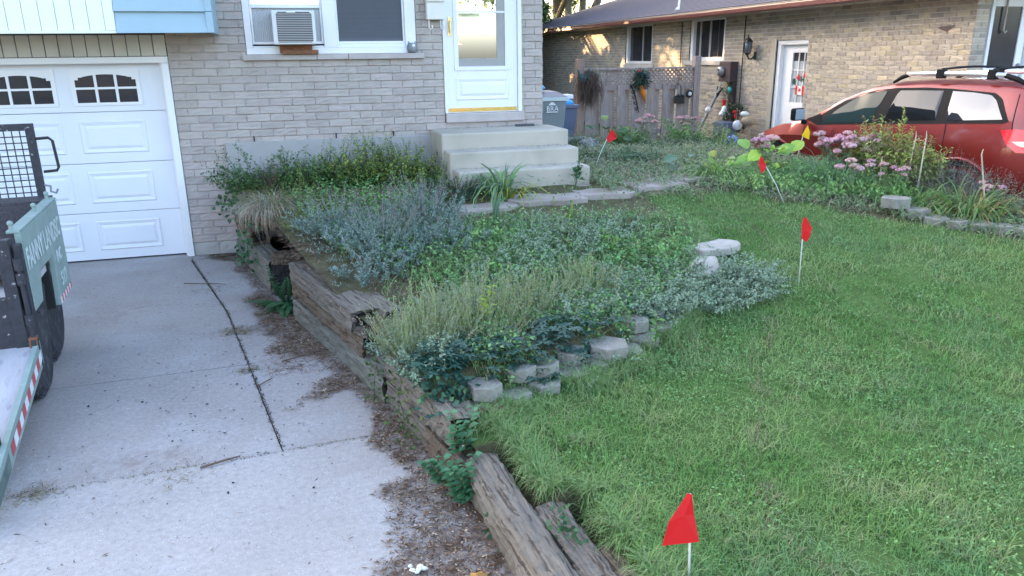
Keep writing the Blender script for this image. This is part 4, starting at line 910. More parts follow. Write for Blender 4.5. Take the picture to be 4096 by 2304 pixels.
# windscreen, rear glass
v = MB(); vs = []
for s in (1.20, 1.0, .8, .6, .40):
    hw = ring(s)[8][0]*.84; vs += [(OFFX-hw*.72, s, topz(s)-.004), (OFFX-hw*.5, s, topz(s)+.003), (OFFX+hw*.5, s, topz(s)+.003), (OFFX+hw, s, topz(s)-.004)]
v.add(vs, [(r_*4+c, r_*4+c+1, r_*4+c+5, r_*4+c+4) for r_ in range(4) for c in range(3)]); v.build('windscreen', M['carglass'], car, world=False)
v = MB(); vs = []
for s, z in ((-1.66, 1.60), (-1.73, 1.48), (-1.79, 1.32), (-1.82, 1.25)): vs += [(OFFX-.66, s-.02, z), (OFFX+.66, s-.02, z)]
v.add(vs, [(0, 1, 3, 2), (2, 3, 5, 4), (4, 5, 7, 6)]); v.build('rear_window', M['carglass'], car, world=False)
# ------------------------------------------------------------------ trailer (local: origin at its side plane, +Y forward along the trailer)
tr = thing('utility_trailer', 'green and black utility trailer with mesh gate and lettered side parked by the garage', 'trailer', (-1.6, 5.0, 0), R(5))
def tb(name, m, par=tr, **k):
    return lambda v: v.build(name, m, par, world=False, **k)
Wt = 1.75
v = MB(); v.prism([(.13, .62), (.13, 1.117), (1.36, 1.117), (1.36, .44), (.86, .44), (.92, .80), (.45, .80), (.36, .62)], -.035, 0, lambda a, b, c: (c, a, b)); sp_ = v.build('side_panel', M['tgreen'], tr, world=False, bevel=.004)
v = MB(); v.box(-.075, -.002, .13, 1.38, 1.118, 1.135); v.build('top_ledge', M['tgreen'], tr, world=False, bevel=.004)
MT = lambda y, z: Matrix.Translation((.003, y, z)) @ Matrix.Rotation(R(90), 4, 'Z') @ Matrix.Rotation(R(90), 4, 'X')
def ttext(s, size, y, z, sx=1.0):
    cu = bpy.data.curves.new('c', 'FONT'); cu.body = s; cu.size = size; cu.extrude = .001; cu.offset = .004; o = bpy.data.objects.new('c', cu); sc.collection.objects.link(o)
    me = bpy.data.meshes.new_from_object(o.evaluated_get(bpy.context.evaluated_depsgraph_get())); bpy.data.objects.remove(o); bpy.data.curves.remove(cu)
    me.transform(MT(y, z) @ Matrix.Scale(sx, 4, (1, 0, 0))); me.materials.clear(); me.materials.append(M['letter']); me.name = 'lettering'; link(bpy.data.objects.new('lettering', me), sp_)
ttext('FANNY LANDSC', .19, .15, .88, .80); ttext('INC', .12, 1.0, .72, .9); ttext('519', .14, 1.02, .54, 1.0)
v = MB()
for k in range(5): v.box(.001, .003, .88+k*.09, .925+k*.09, .445, .49)
v.build('reflective_tape', M['twhite'], sp_, world=False)
v = MB()
for k in range(5): v.box(.001, .003, .926+k*.09, .969+k*.09, .445, .49)
v.build('reflective_tape', M['tred'], sp_, world=False)
v = MB(); v.box(-.50, -.036, .86, .90, .42, .82); v.box(-.50, -.036, .30, .9, .80, .83); v.build('mudguard', M['black'], tr, world=False)
v = MB(); v.box(-.12, -.05, .02, .10, .30, 1.10); v.box(-.04, -.002, .05, .12, .62, 1.06); v.build('corner_post', M['blackw'], tr, world=False, bevel=.004)
v = MB(); v.tube([(-.02, .02, .25), (-.02, .02, .98)], .014, 8)
for z in (.95, .86, .60, .44, .30): v.tube([(-.02, .02, z-.035), (-.02, .02, z+.035)], .026, 10)
v.build('hinge_rod', M['blackw'], tr, world=False)
v = MB(); v.box(-.045, .0, .0, .045, .42, .49); v.build('rusty_clip', M['rust'], tr, world=False)
v = MB(); v.box(-Wt, -.121, .03, .09, .43, .74); v.build('riser_plate', M['blackw'], tr, world=False)
v = MB(); v.box(-Wt, -.05, .09, 1.30, .70, .742); v.build('upper_deck', M['tdeck'], tr, world=False)
v = MB(); v.box(-Wt, -.06, 1.30, 1.34, .70, 1.10); v.build('toolbox_front', M['tplate'], tr, world=False)
v = MB(); v.box(-Wt, -.06, 1.341, 1.60, .70, 1.12); v.build('toolbox', M['tplate'], tr, world=False)
for (x, y) in ((-.05, .16), (-.04, .80), (-.05, 1.32)):
    v = MB(); v.tube([(x, y, 1.135), (x, y, 1.165)], .012, 8); v.ball((x, y, 1.175), .018, 8, 6); v.build('bolt', M['tgreen'], tr, world=False)
v = MB()
v.box(-.16, -.105, 1.60, 1.645, .9, 1.665); v.box(-1.7, -.16, 1.60, 1.645, 1.615, 1.665); gto = v.build('gate_frame', M['blackw'], tr, world=False)
v = MB()
for k in range(22): z = 1.10+k*.047; v.tube([(-1.7, 1.622, z), (-.14, 1.622, z)], .0042, 4) if z < 1.62 else None
for k in range(30): x = -.20-k*.052; v.tube([(x, 1.618, 1.08), (x, 1.618, 1.62)], .0042, 4)
v.build('gate_mesh', M['blackw'], gto, world=False)
v = MB(); v.tube([(-.11, 1.62, 1.55), (-.02, 1.62, 1.555), (.005, 1.62, 1.53), (.015, 1.62, 1.33), (.0, 1.62, 1.305), (-.09, 1.62, 1.30)], .011, 8); v.build('handle', M['black'], gto, world=False)
v = MB(); v.tube([(-.10, 1.6, 1.20), (-.06, 1.6, 1.19), (-.065, 1.6, 1.15), (-.03, 1.6, 1.135), (-.015, 1.6, 1.165)], .009, 6); v.build('hook', M['steel'], gto, world=False)
v = MB(); v.tube([(-.60, .62, 1.20), (-.34, .60, 1.265)], [.016, .02], 8); v.build('lever', M['steel'], tr, world=False)
# lower tail deck
v = MB(); v.add([(-Wt, .03, .43), (-.03, .03, .43), (-.03, -.95, .225), (-Wt, -.95, .225), (-Wt, .03, .40), (-.03, .03, .40), (-.03, -.95, .195), (-Wt, -.95, .195)], [(0, 3, 2, 1), (4, 5, 6, 7), (0, 1, 5, 4), (2, 3, 7, 6)]); v.build('tail_deck', M['tdeck'], tr, world=False)
def rail(y0, z0a, z0b, y1, z1a, z1b, x0_, x1_): return [(x, y, z) for (y, z) in ((y0, z0a), (y0, z0b), (y1, z1b), (y1, z1a)) for x in (x0_, x1_)]
v = MB(); v.add(rail(.06, .30, .45, -1.32, .06, .185, -.029, .0), [(0, 2, 4, 6), (7, 5, 3, 1), (0, 1, 3, 2), (2, 3, 5, 4), (4, 5, 7, 6), (6, 7, 1, 0)]); tl = v.build('tail_rail', M['tgreen'], tr, world=False)
for k in range(12):
    y = .02-.08*k; z = .375+.185*(y-.06)*1.0
    v = MB(); z2 = z-.185*.08; v.add([(.002, y, z-.035), (.002, y, z+.03), (.002, y-.078, z2+.03), (.002, y-.078, z2-.035)], [(0, 1, 2, 3)]); v.build('reflective_tape', M['twhite'] if k % 2 == 0 else M['tred'], tl, world=False)
v = MB(); v.box(-.12, -.032, -.99, -.95, .14, .62); v.box(-Wt, -.12, -.99, -.95, .12, .25); v.build('tail_post', M['black'], tr, world=False)
v = MB(); v.add(rail(-.99, .12, .21, -1.40, .05, .12, -.12, .0), [(0, 2, 4, 6), (7, 5, 3, 1), (0, 1, 3, 2), (2, 3, 5, 4), (4, 5, 7, 6), (6, 7, 1, 0)]); v.build('tail_plate', M['tgreen'], tr, world=False)
for (y, x, kr) in ((.30, -.065, .84), (1.0, -.10, 1.0)):
    for xx in (x, -Wt+.1):
        t = MB(); n = 36; i0 = 0; prof = [(.19, -.09), (.29, -.10), (.335, -.075), (.345, -.05), (.345, .05), (.335, .075), (.29, .10), (.19, .09)]
        t.lathe(prof, n, (xx-.08, y, .345), Matrix.Rotation(R(90), 3, 'Y'))
        q = t
        for k in range(44):
            a = 2*math.pi*k/44
            for sx in (-1, 1): q.obox((xx-.08+sx*.045, y+.347*math.cos(a+.07*sx), .345+.347*math.sin(a+.07*sx)), (.05, .028, .012), Matrix.Rotation(a-math.pi/2, 3, 'X') @ Matrix.Rotation(.3*sx, 3, 'Z'))
        wo = t.build('wheel', M['rubber'], tr, world=False)
        q = MB(); q.lathe([(.0, .05), (.05, .06), (.07, .03), (.16, .02), (.19, .085)], 24, (xx-.08, y, .345), Matrix.Rotation(R(90), 3, 'Y')); q.build('rim', M['rim'], wo, world=False, smooth=True)
        for ob in (wo, wo.children[0]): ob.data.transform(Matrix.Translation((0, y, 0)) @ Matrix.Diagonal((1, kr, kr, 1)) @ Matrix.Translation((0, -y, 0)))
# ------------------------------------------------------------------ timbers
def timber(label, a, b, w_, z0, z1, m, wob=.010, round_=.0, sideoff=0, endr=.0, droop=0, name='landscape_timber', seed=1, nseg=46):
    a = Vector((a[0], a[1], 0)); b = Vector((b[0], b[1], 0)); ln = (b-a).length; ang = math.atan2(b.y-a.y, b.x-a.x)
    r = random.Random(seed); prof = []; hz = z1-z0; n4 = 6
    ring_ = []
    for k in range(n4): ring_.append((0-.0, k/n4*hz))
    for k in range(n4): ring_.append((k/n4*w_, hz))
    for k in range(n4): ring_.append((w_, hz-k/n4*hz))
    for k in range(n4): ring_.append((w_-k/n4*w_, 0))
    vs = []; N = len(ring_); cy, cz = w_/2, hz/2; cl = [r.uniform(-1, 1)*wob*.5 for _ in range(N)]
    for i in range(nseg+1):
        t = i/nseg
        for j, (y, z) in enumerate(ring_):
            dy, dz = y-cy, z-cz
            if round_:
                L_ = math.hypot(dy/(w_/2), dz/(hz/2)); q = 1-round_*(max(L_-1, 0)); dy *= q; dz *= q
            cl[j] = cl[j]*.8+r.uniform(-1, 1)*wob*.5; L2 = math.hypot(dy, dz) or 1
            nn = cl[j]+r.uniform(-1, 1)*wob*.25
            x = t*ln
            if i == nseg: x += r.uniform(-1, .4)*endr
            if i == 0: x -= r.uniform(-1, .4)*endr*.4
            vs.append((x, cy+dy*(1+nn/L2), cz+dz*(1+nn/L2)+droop*t))
    fs = [(i*N+j, i*N+(j+1) % N, (i+1)*N+(j+1) % N, (i+1)*N+j) for i in range(nseg) for j in range(N)]
    # hollowed ends
    for i, sg in ((0, 1), (nseg, -1)):
        c = len(vs); cx_ = (vs[i*N][0])+sg*endr*1.2; o_ = len(vs)
        for j in range(N): p = vs[i*N+j]; vs.append((p[0]+sg*endr*.9+r.uniform(0, 1)*endr*sg*.5, cy+(p[1]-cy)*.62, cz+(p[2]-cz)*.62))
        vs.append((cx_+sg*endr*.8, cy, cz)); ce = len(vs)-1
        for j in range(N):
            k = (j+1) % N
            fs += [(i*N+k, i*N+j, o_+j, o_+k) if sg > 0 else (i*N+j, i*N+k, o_+k, o_+j), (o_+k, o_+j, ce) if sg > 0 else (o_+j, o_+k, ce)]
    v = MB(); v.add([(p[0], p[1], p[2]) for p in vs], fs); nb_ = nseg*N
    for q_ in range(nb_, len(fs)): v.mi[q_] = 1 if (q_-nb_) % 2 else 0
    o = v.build(name, [m, M['wood_dk']], None)
    # near-black end centres
    if isinstance(m, (list, tuple)): pass
    o.location = (a.x, a.y, z0); o.rotation_euler = (0, 0, ang)
    tag(o, label, 'timber', 'timbers of the retaining wall'); return o
# direction runs from the house towards the camera; width goes to the bed side
def T(label, y0, y1, z0, z1, m, dx=0, w_=.17, dx1=None, **k):
    return timber(label, (float(wallx(y0))+dx, y0), (float(wallx(y1))+(dx if dx1 is None else dx1), y1), w_, z0, z1, m, **k)
T('bottom timber of the short stack between the house and the weeds', 8.94, 7.10, -.01, .165, M['wood_gr'], seed=2, endr=.02)
T('middle timber of the short stack beside the house', 8.94, 7.14, .167, .305, M['wood_gr'], .012, seed=3, endr=.05)
T('ivy covered top timber of the short stack next to the house', 8.94, 7.88, .307, .445, M['wood_br'], .006, seed=4, endr=.03)
for i_, (z0, z1, lb) in enumerate(((0, .15, 'lowest dark cross timber in the gap behind the weeds'), (.152, .295, 'middle dark cross timber in the gap behind the weeds'), (.297, .40, 'brown split cross timber on top in the gap'))):
    timber(lb, (-.26, 7.06-.01*i_), (.22, 6.98), .16, z0, z1, M['wood_dk'] if i_ < 2 else M['wood_br'], seed=10+i_, endr=.01)
o1 = T('grey bottom timber of the tall stack beside the driveway', 6.33, 4.44, -.01, .185, M['wood_gr'], seed=5, endr=.03, wob=.012)
o2 = T('rotting brown middle timber of the tall stack', 6.35, 4.78, .187, .335, M['wood_br'], .004, seed=6, endr=.04, wob=.018, dx1=.012)
o3 = T('weathered top timber of the tall stack with a flat upper face', 6.36, 4.93, .337, .485, M['wood'], .0, w_=.20, seed=7, endr=.015, wob=.006, droop=-.02)
T('second weathered timber lying inside the top of the tall stack', 5.95, 4.88, .34, .482, M['wood'], .205, w_=.13, seed=8, endr=.02, wob=.004, droop=-.02)
T('low pale timber half hidden by trailing ivy in front of the tall stack', 4.43, 3.68, -.01, .165, M['wood'], .015, w_=.15, seed=9, endr=.03)
T('broken hollow ended timber where the ivy ends', 4.45, 3.42, .15, .325, M['wood'], .02, dx1=.0, w_=.17, seed=14, endr=.09, wob=.02)
T('short split timber beside the hollow ended one', 4.2, 3.50, .14, .31, M['wood_br'], .20, w_=.14, seed=15, endr=.10, wob=.022)
timber('lower splintered timber under the hollow broken end', (.565, 3.75), (.68, 3.22), .16, -.01, .17, M['wood_br'], seed=16, endr=.06, wob=.02)
timber('long cracked grey log at the edge of the driveway in the foreground', (.685, 3.27), (.80, 1.35), .185, -.01, .215, M['wood'], seed=17, endr=.03, wob=.012, round_=.42, nseg=70)
timber('second grey log lying against the lawn in the foreground', (.885, 2.80), (1.0, 1.35), .15, .03, .19, M['wood'], seed=18, endr=.04, wob=.014, round_=.35, nseg=70)
timber('mostly buried brown timber edge beside the lawn in the foreground', (1.045, 2.45), (1.16, 1.35), .10, .04, .175, M['wood_br'], seed=19, endr=.03, wob=.016, round_=.3)
# end grain plates
for (x, y, z, w2, h2, nm) in ((.335+.0, 4.915, .40, .19, .13, 'a'),):
    pass
# ------------------------------------------------------------------ paving stones that edge the beds
hexp = [(math.cos(math.pi/3*k), math.sin(math.pi/3*k)) for k in range(6)]
def hexstone(x, y, z, r=.118, h=.085, rz=0, tilt=(0, 0), label='', grp=None, irregular=.04):
    v = MB(); q = [(p[0]*r*(1+rnd.uniform(-irregular, irregular)), p[1]*r*(1+rnd.uniform(-irregular, irregular))) for p in hexp]; v.prism(q, -h/2, h/2)
    o = v.build('paving_stone', M['pavers'], bevel=.006); o.location = (x, y, z+h/2); o.rotation_euler = (tilt[0], tilt[1], rz); o.modifiers[0].segments = 2
    tag(o, label, 'paving stone', grp); return o
seg = [(0, 0)]
def stpt(u):      # arc length along the stone line
    pts = list(zip([.80]+STx[1:], [3.64]+STy[1:]))
    for (a, b), (c, d) in zip(pts, pts[1:]):
        l = math.hypot(c-a, d-b)
        if u <= l: return a+(c-a)*u/l, b+(d-b)*u/l
        u -= l
    return pts[-1]
ords = ['nearest the timber', 'second from the timber', 'third from the timber', 'fourth from the timber', 'fifth from the timber', 'sixth from the timber', 'seventh from the timber', 'eighth from the timber', 'ninth from the timber', 'tenth from the timber', 'last, under the variegated shrub']
for k in range(11):
    x, y = stpt(.07+k*.225); y -= .035; z = float(lawnz(x, y))-.035
    hexstone(x, y, z, r=.108, rz=R(rnd.uniform(-18, 18)+30*(k % 2)), tilt=(rnd.uniform(-.05, .05), rnd.uniform(-.05, .05)), label='hexagonal stone in the lower row of the bed edge, '+ords[k], grp='hexagonal stones edging the bed')
for k, dy in ((0.2, .0), (1.35, .05), (2.1, .03), (3.1, .05), (4.3, -.03), (5.9, .05), (6.9, .07)):
    x, y = stpt(.07+k*.225); y += dy+.02; z = float(lawnz(x, y-.05))+.052+rnd.uniform(-.01, .01)
    hexstone(x, y, z, r=.13 if k == 4.3 else .100, h=.078, rz=R(rnd.uniform(-25, 25)), tilt=(rnd.uniform(-.06, .06), rnd.uniform(-.05, .05)), label='hexagonal stone in the upper row of the bed edge, '+{.2: 'first', 1.35: 'second', 2.1: 'third', 3.1: 'fourth', 4.3: 'fifth and largest', 5.9: 'sixth', 6.9: 'seventh'}[k]+' from the timber', grp='hexagonal stones edging the bed')
def rough(name, x, y, z, sx, sy, sz, rz, tilt, label, n=11, cat='stone', m='palestone', jit=.12):
    v = MB(); pts = []
    for k in range(n): a = 2*math.pi*k/n; q = 1+rnd.uniform(-jit*2, jit); pts.append((math.cos(a)*sx/2*q, math.sin(a)*sy/2*q))
    v.prism(pts, -sz/2, sz/2); o = v.build(name, M[m], bevel=.012); o.location = (x, y, z); o.rotation_euler = (tilt[0], tilt[1], rz); o.modifiers[0].segments = 2; tag(o, label, cat)
z = float(H(3.34, 5.5))-.03
rough('loose_slab', 3.36, 5.42, z+.085, .46, .29, .065, R(10), (.02, -.03), 'large pale scalloped concrete slab lying on the lawn edge of the bed', 12)
rough('loose_slab', 3.17, 5.50, z+.06, .26, .19, .06, R(30), (.0, .04), 'small pale slab tucked behind the large scalloped one')
rough('loose_slab', 3.02, 5.06, z+.03, .36, .22, .06, R(30), (.22, -.22), 'tilted pale slab leaning below the large scalloped one')
for k, (x, y, r_) in enumerate([(5.72, 6.05, .15), (5.84, 5.90, .13), (5.90, 5.72, .12), (6.02, 5.60, .12), (6.20, 5.50, .13), (6.36, 5.40, .12), (6.52, 5.30, .13), (6.68, 5.2, .13)]):
    z = float(H(x, y))+(.05 if k == 0 else -.035 if k > 1 else -.01)
    hexstone(x, y, z, r=r_, h=.09 if k else .10, rz=R(rnd.uniform(-30, 30)), tilt=(rnd.uniform(-.08, .08), rnd.uniform(-.05, .05)), label='pale stone edging the far flower bed, '+['raised one at its left end', 'second from its left end', 'third from its left end', 'fourth from its left end', 'fifth from its left end', 'sixth from its left end', 'seventh from its left end', 'eighth, at the right edge of the view'][k], grp='stones edging the far flower bed')
# ------------------------------------------------------------------ marker flags
def flag(x, y, ztip, lean, poly, m, label, group='survey marker flags', z0=None, thick=.0015):
    """poly: flag outline in (right, up) relative to the stake top; lean (dx,dy) of stake top"""
    zb_ = float(H(x, y)) if z0 is None else z0; t = thing('marker_flag', label, 'flag', (x, y, zb_), 0, group)
    tx, ty = x+lean[0], y+lean[1]
    v = MB(); v.tube([(x, y, zb_-.05), ((x+tx)/2, (y+ty)/2, (zb_+ztip)/2), (tx, ty, ztip)], .0042, 8); v.build('stake', M['flagpole'], t, smooth=True)
    rx, ry = _r0.x, _r0.y; v = MB(); n = len(poly); vs = []
    for sgn in (0, 1):
        for i, (a, b) in enumerate(poly): bulge = (.014 if i % 2 else .008)+sgn*thick; q = min(b, 0)/(ztip-zb_); vs.append((tx+lean[0]*q+rx*a-_f.x*bulge, ty+lean[1]*q+ry*a-_f.y*bulge, ztip+b))
    cx_ = sum(p[0] for p in poly)/n; cy_ = sum(p[1] for p in poly)/n
    q = cy_/(ztip-zb_)
    for sgn in (0, 1): vs.append((tx+lean[0]*q+rx*cx_-_f.x*(.014+sgn*thick), ty+lean[1]*q+ry*cx_-_f.y*(.014+sgn*thick), ztip+cy_))
    fs = [((i+1) % n, i, 2*n) for i in range(n)]+[(n+i, n+(i+1) % n, 2*n+1) for i in range(n)]+[(i, (i+1) % n, n+(i+1) % n, n+i) for i in range(n)]
    v.add(vs, fs); v.build('cloth', m, t)
k1 = .000925*1.0
def pp(l, ox, oy, s): return [((x-ox)*s, -(y-oy)*s) for x, y in l]
flag(1.275, 2.09, .545, (.03, .085), pp([(2745, 1978), (2764, 1978), (2775, 2060), (2796, 2165), (2650, 2182), (2674, 2085), (2742, 1990)], 2762, 1985, .000926), M['flagred'], 'large red marker flag nearest the camera, cut off by the bottom edge')
flag(3.677, 4.750, .905, (.01, .03), pp([(3203, 818), (3212, 817), (3240, 862), (3234, 895), (3222, 922), (3200, 905), (3197, 850)], 3206, 822, .00182), M['flagred'], 'red marker flag on an upright white stake in the middle of the lawn')
flag(4.798, 6.521, 1.02, (-.20, .12), pp([(3050, 635), (3043, 665), (3038, 705), (3060, 690), (3073, 676), (3062, 650)], 3072, 674, .0026), M['flagred'], 'red marker flag on a leaning stake in front of the broad yellow green leaves')
flag(3.613, 8.776, 1.12, (.22, .1), pp([(2443, 527), (2425, 560), (2427, 565), (2440, 578), (2463, 562), (2456, 545)], 2428, 560, .0033), M['flagred'], 'red marker flag on a stake leaning right beside the concrete steps')
flag(5.80, 7.80, 1.15, (.12, .05), pp([(3235, 512), (3213, 552), (3225, 560), (3248, 569), (3246, 540)], 3220, 555, .0029), M['flagyel'], 'yellow marker flag among the pink flowers in front of the red car')
# ------------------------------------------------------------------ planting
def wchoice(cols, n, v=.2):
    c = np.array([k[:3] for k in cols]); i = rng.integers(0, len(c), n); return np.clip(c[i]*(1+rng.uniform(-v, v, (n, 1))), .002, 1)
def shoots(cx, cy, rx, ry, n, h0, h1, out, nleaf, ll, lw, cols, stemc=(.12, .15, .06), t0=.15, sr=.0022, bend=.12, vert=.9, edge=None, pair=True, curve=.15, dz=0, up=.45, updir=0.0, fold=.2):
    """leafy stems rising from an elliptical patch"""
    a = rng.uniform(0, 2*math.pi, n); r = np.sqrt(rng.uniform(0, 1, n)); X = cx+np.cos(a)*r*rx*.75; Y = cy+np.sin(a)*r*ry*.75
    A = P3(X, Y, -.01+dz); h = rng.uniform(h0, h1, n)*(1-.35*r**2)*(.62+.75*vn(X, Y, 5.5, 4))
    B = A+np.stack([np.cos(a)*r*rx*out+rng.normal(0, .04, n), np.sin(a)*r*ry*out+rng.normal(0, .04, n), h*vert], 1)
    sm, pts, bow = stems(A, B, sr, cvar(stemc, n, .2), bend, 4)
    k = np.repeat(np.arange(n), nleaf); t = rng.uniform(t0, 1.0, n*nleaf) if not pair else np.tile(np.linspace(t0, 1, nleaf), n)+rng.uniform(-.01, .01, n*nleaf)
    P = along(A[k], B[k], bow[k], np.clip(t, 0, 1)); ax = unit(B-A)[k]; rd = rng.normal(0, 1, (len(k), 3)); rd = unit(rd-ax*np.sum(rd*ax, 1, keepdims=True))
    D = rd+ax*rng.uniform(.2, .8, (len(k), 1))+np.array([0, 0, updir]); C = wchoice(cols, len(k)); sz = (1-.35*np.clip(t, 0, 1)**3)*rng.uniform(.7, 1.15, len(k))
    E = None if edge is None else np.clip(C*.25+np.array(edge)*.75*rng.uniform(.8, 1.1, (len(k), 1)), 0, 1)
    lf = leaves(P, D, ll*sz, lw*sz, C, up=unit(rng.normal(0, up, (len(k), 3))+np.array([0, 0, 1])), edge=E, fold=fold)
    return sm, lf, (A, B, bow)
def plant(name, label, cat, x, y, leafparts, stemparts=None, flowers=None, group=None, leafmat='leaf'):
    t = thing(name, label, cat, (x, y, float(H(x, y))), 0, group)
    v, f, c = cat_(leafparts); trimesh('foliage', v, f, c, M[leafmat], t)
    if stemparts: v, f, c = cat_(stemparts); trimesh('stems', v, f, c, M['stem'], t)
    if flowers: v, f, c = cat_(flowers); trimesh('flowers', v, f, c, M['leaf'], t)
    return t
def strap(x, y, n, h0, h1, w0, cols, lean0=.2, lean1=1.0, droop=.8, r=.08, seg=5):
    a = rng.uniform(0, 2*math.pi, n); rr = r*np.sqrt(rng.uniform(0, 1, n)); P = P3(x+np.cos(a)*rr, y+np.sin(a)*rr, -.01)
    return blades(P, rng.uniform(h0, h1, n), rng.uniform(.7, 1.2, n)*w0, a+rng.normal(0, .5, n), rng.uniform(lean0, lean1, n), wchoice(cols, n), droop*rng.uniform(.3, 1.2, n), seg)
# lavender mounds: grey-blue needles in plumes
BL = [(.27, .37, .325), (.23, .33, .30), (.33, .42, .37), (.17, .26, .21)]
def lavender(x, y, rx, ry, h, n, label, spikes=40):
    s1, l1, _ = shoots(x, y, rx, ry, n, h*.6, h, .55, 46, .040, .011, BL, (.14, .15, .12), .32, .003, .10, pair=False, up=.8, updir=.5)
    s2, l2, _ = shoots(x, y, rx*1.1, ry*1.1, n//2, h*.25, h*.6, .7, 26, .035, .010, BL+[(.11, .15, .08)], (.12, .10, .08), .2, .003, .15, pair=False, up=.8, updir=.4)
    # spent flower stalks
    a = rng.uniform(0, 2*math.pi, spikes); r = np.sqrt(rng.uniform(0, 1, spikes)); A = P3(x+np.cos(a)*r*rx*.6, y+np.sin(a)*r*ry*.6, h*.5)
    B = A+np.stack([np.cos(a)*r*.16, np.sin(a)*r*.16, rng.uniform(h*.3, h*.72, spikes)], 1); s3, _, bow = stems(A, B, .0016, cvar((.26, .27, .22), spikes), .06, 3)
    k = np.repeat(np.arange(spikes), 12); t = .62+.38*np.tile(np.linspace(0, 1, 12), spikes); P = along(A[k], B[k], bow[k], t); fl = leaves(P, rng.normal(0, 1, (len(k), 3))+np.array([0, 0, .6]), .012, .010, cvar((.27, .25, .27), len(k), .25))
    plant('lavender', label, 'lavender', x, y, [l1, l2, fl], [s1, s2, s3], None, 'lavender bushes')
lavender(.36, 6.50, .34, .30, .36, 80, 'blue grey lavender mound at the left, over the end of the short timbers', 44)
lavender(.66, 6.05, .38, .34, .38, 105, 'large blue grey lavender mound behind the tall timbers', 60)
lavender(1.08, 6.50, .32, .28, .42, 70, 'tall blue grey lavender with spent stalks nearest the iris clump', 70)
lavender(1.22, 6.0, .24, .24, .32, 46, 'small blue grey lavender at the right of the group', 14)
lavender(.52, 5.55, .24, .22, .26, 26, 'low blue grey lavender spilling towards the flat timber top', 6)
# old lavender in front: thin straw green stalks
OL = [(.25, .33, .19), (.29, .36, .24), (.19, .28, .16), (.36, .38, .22)]
def oldlav(x, y, rx, ry, h, n, label):
    n = int(n*.72); s1, l1, (A, B, bow) = shoots(x, y, rx, ry, n, h*.5, h*1.2, .45, 16, .030, .0062, OL+OL+BL[:1], (.34, .38, .15), .1, .0021, .10, pair=False, up=.8, updir=.9)
    m = n//2; k = np.repeat(np.arange(m), 9); t = .75+.25*np.tile(np.linspace(0, 1, 9), m); P = along(A[k], B[k], bow[k], t)
    fl = leaves(P, rng.normal(0, 1, (len(k), 3))+np.array([0, 0, .6]), .011, .009, cvar((.29, .29, .22), len(k), .25))
    s2, l2, _ = shoots(x, y, rx, ry, n//4, h*.3, h*.55, .8, 22, .032, .006, BL+OL[:1], (.2, .16, .12), .1, .0022, .2, pair=False, up=.8, updir=.4)
    plant('old_lavender', label, 'lavender', x, y, [l1, l2, fl], [s1, s2], None, 'thin straw green lavender along the front of the bed')
oldlav(.66, 4.22, .30, .30, .42, 320, 'wispy straw green lavender at the front corner above the ivy')
oldlav(1.02, 4.38, .34, .32, .44, 320, 'wispy straw green lavender second from the front corner')
oldlav(1.45, 4.65, .30, .30, .38, 240, 'wispy straw green lavender with yellow leaf, third along the bed front')
oldlav(1.95, 4.85, .26, .26, .38, 200, 'upright straw green lavender fourth along the bed front')
# variegated euonymus
EG = [(.11, .21, .13), (.15, .27, .16), (.09, .17, .11)]; EE = (.50, .60, .44)
def euon(x, y, rx, ry, h, n, label, nl=22, ll=.033, out=.8, name='variegated_euonymus'):
    s1, l1, _ = shoots(x, y, rx, ry, n, h*.45, h*1.1, out, nl, ll, ll*.62, EG, (.16, .18, .10), .12, .002, .22, edge=EE, up=.55)
    s2, l2, _ = shoots(x, y, rx*.9, ry*.9, n//2, h*.2, h*.5, out, nl, ll, ll*.62, [(c[0]*.6, c[1]*.6, c[2]*.6) for c in EG], (.1, .1, .07), .1, .002, .3, edge=(.26, .36, .25), up=.55)  # low inner shoots: leaf and edge colours darkened to paint in shade
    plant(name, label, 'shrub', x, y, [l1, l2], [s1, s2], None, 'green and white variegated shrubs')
euon(2.74, 4.82, .52, .36, .25, 240, 'broad variegated shrub at the right tip of the bed below the pale slabs', 24)
euon(2.30, 4.60, .34, .28, .30, 110, 'variegated shrub sprawling left of the right tip of the bed')
euon(3.30, 4.92, .26, .24, .27, 70, 'variegated shrub with upright shoots over the lawn edge')
euon(2.10, 5.75, .36, .30, .36, 110, 'variegated shrub in the centre of the bed near the dead clump')
euon(2.55, 6.0, .34, .28, .32, 80, 'variegated shrub at the back of the bed by the path')
euon(1.52, 5.35, .30, .28, .30, 80, 'variegated shrub between the grass tuft and the straw green lavender')
euon(.98, 4.75, .26, .22, .28, 60, 'small variegated shrub behind the front lavenders')
euon(1.75, 4.45, .22, .18, .26, 50, 'variegated shoots among the front lavenders above the stones')
euon(.60, 3.86, .13, .12, .34, 26, 'single variegated spray with white edges above the hollow timber', 26, .030)
euon(.56, 4.38, .13, .14, .30, 34, 'pale variegated shoots at the end of the tall timbers', 20, .024)
euon(1.35, 3.86, .10, .10, .16, 14, 'variegated sprig hanging over the upper stones, left one', 20, .028, 1.6)
euon(1.72, 3.98, .12, .10, .16, 16, 'variegated sprig hanging over the upper stones, right one', 20, .028, 1.6)
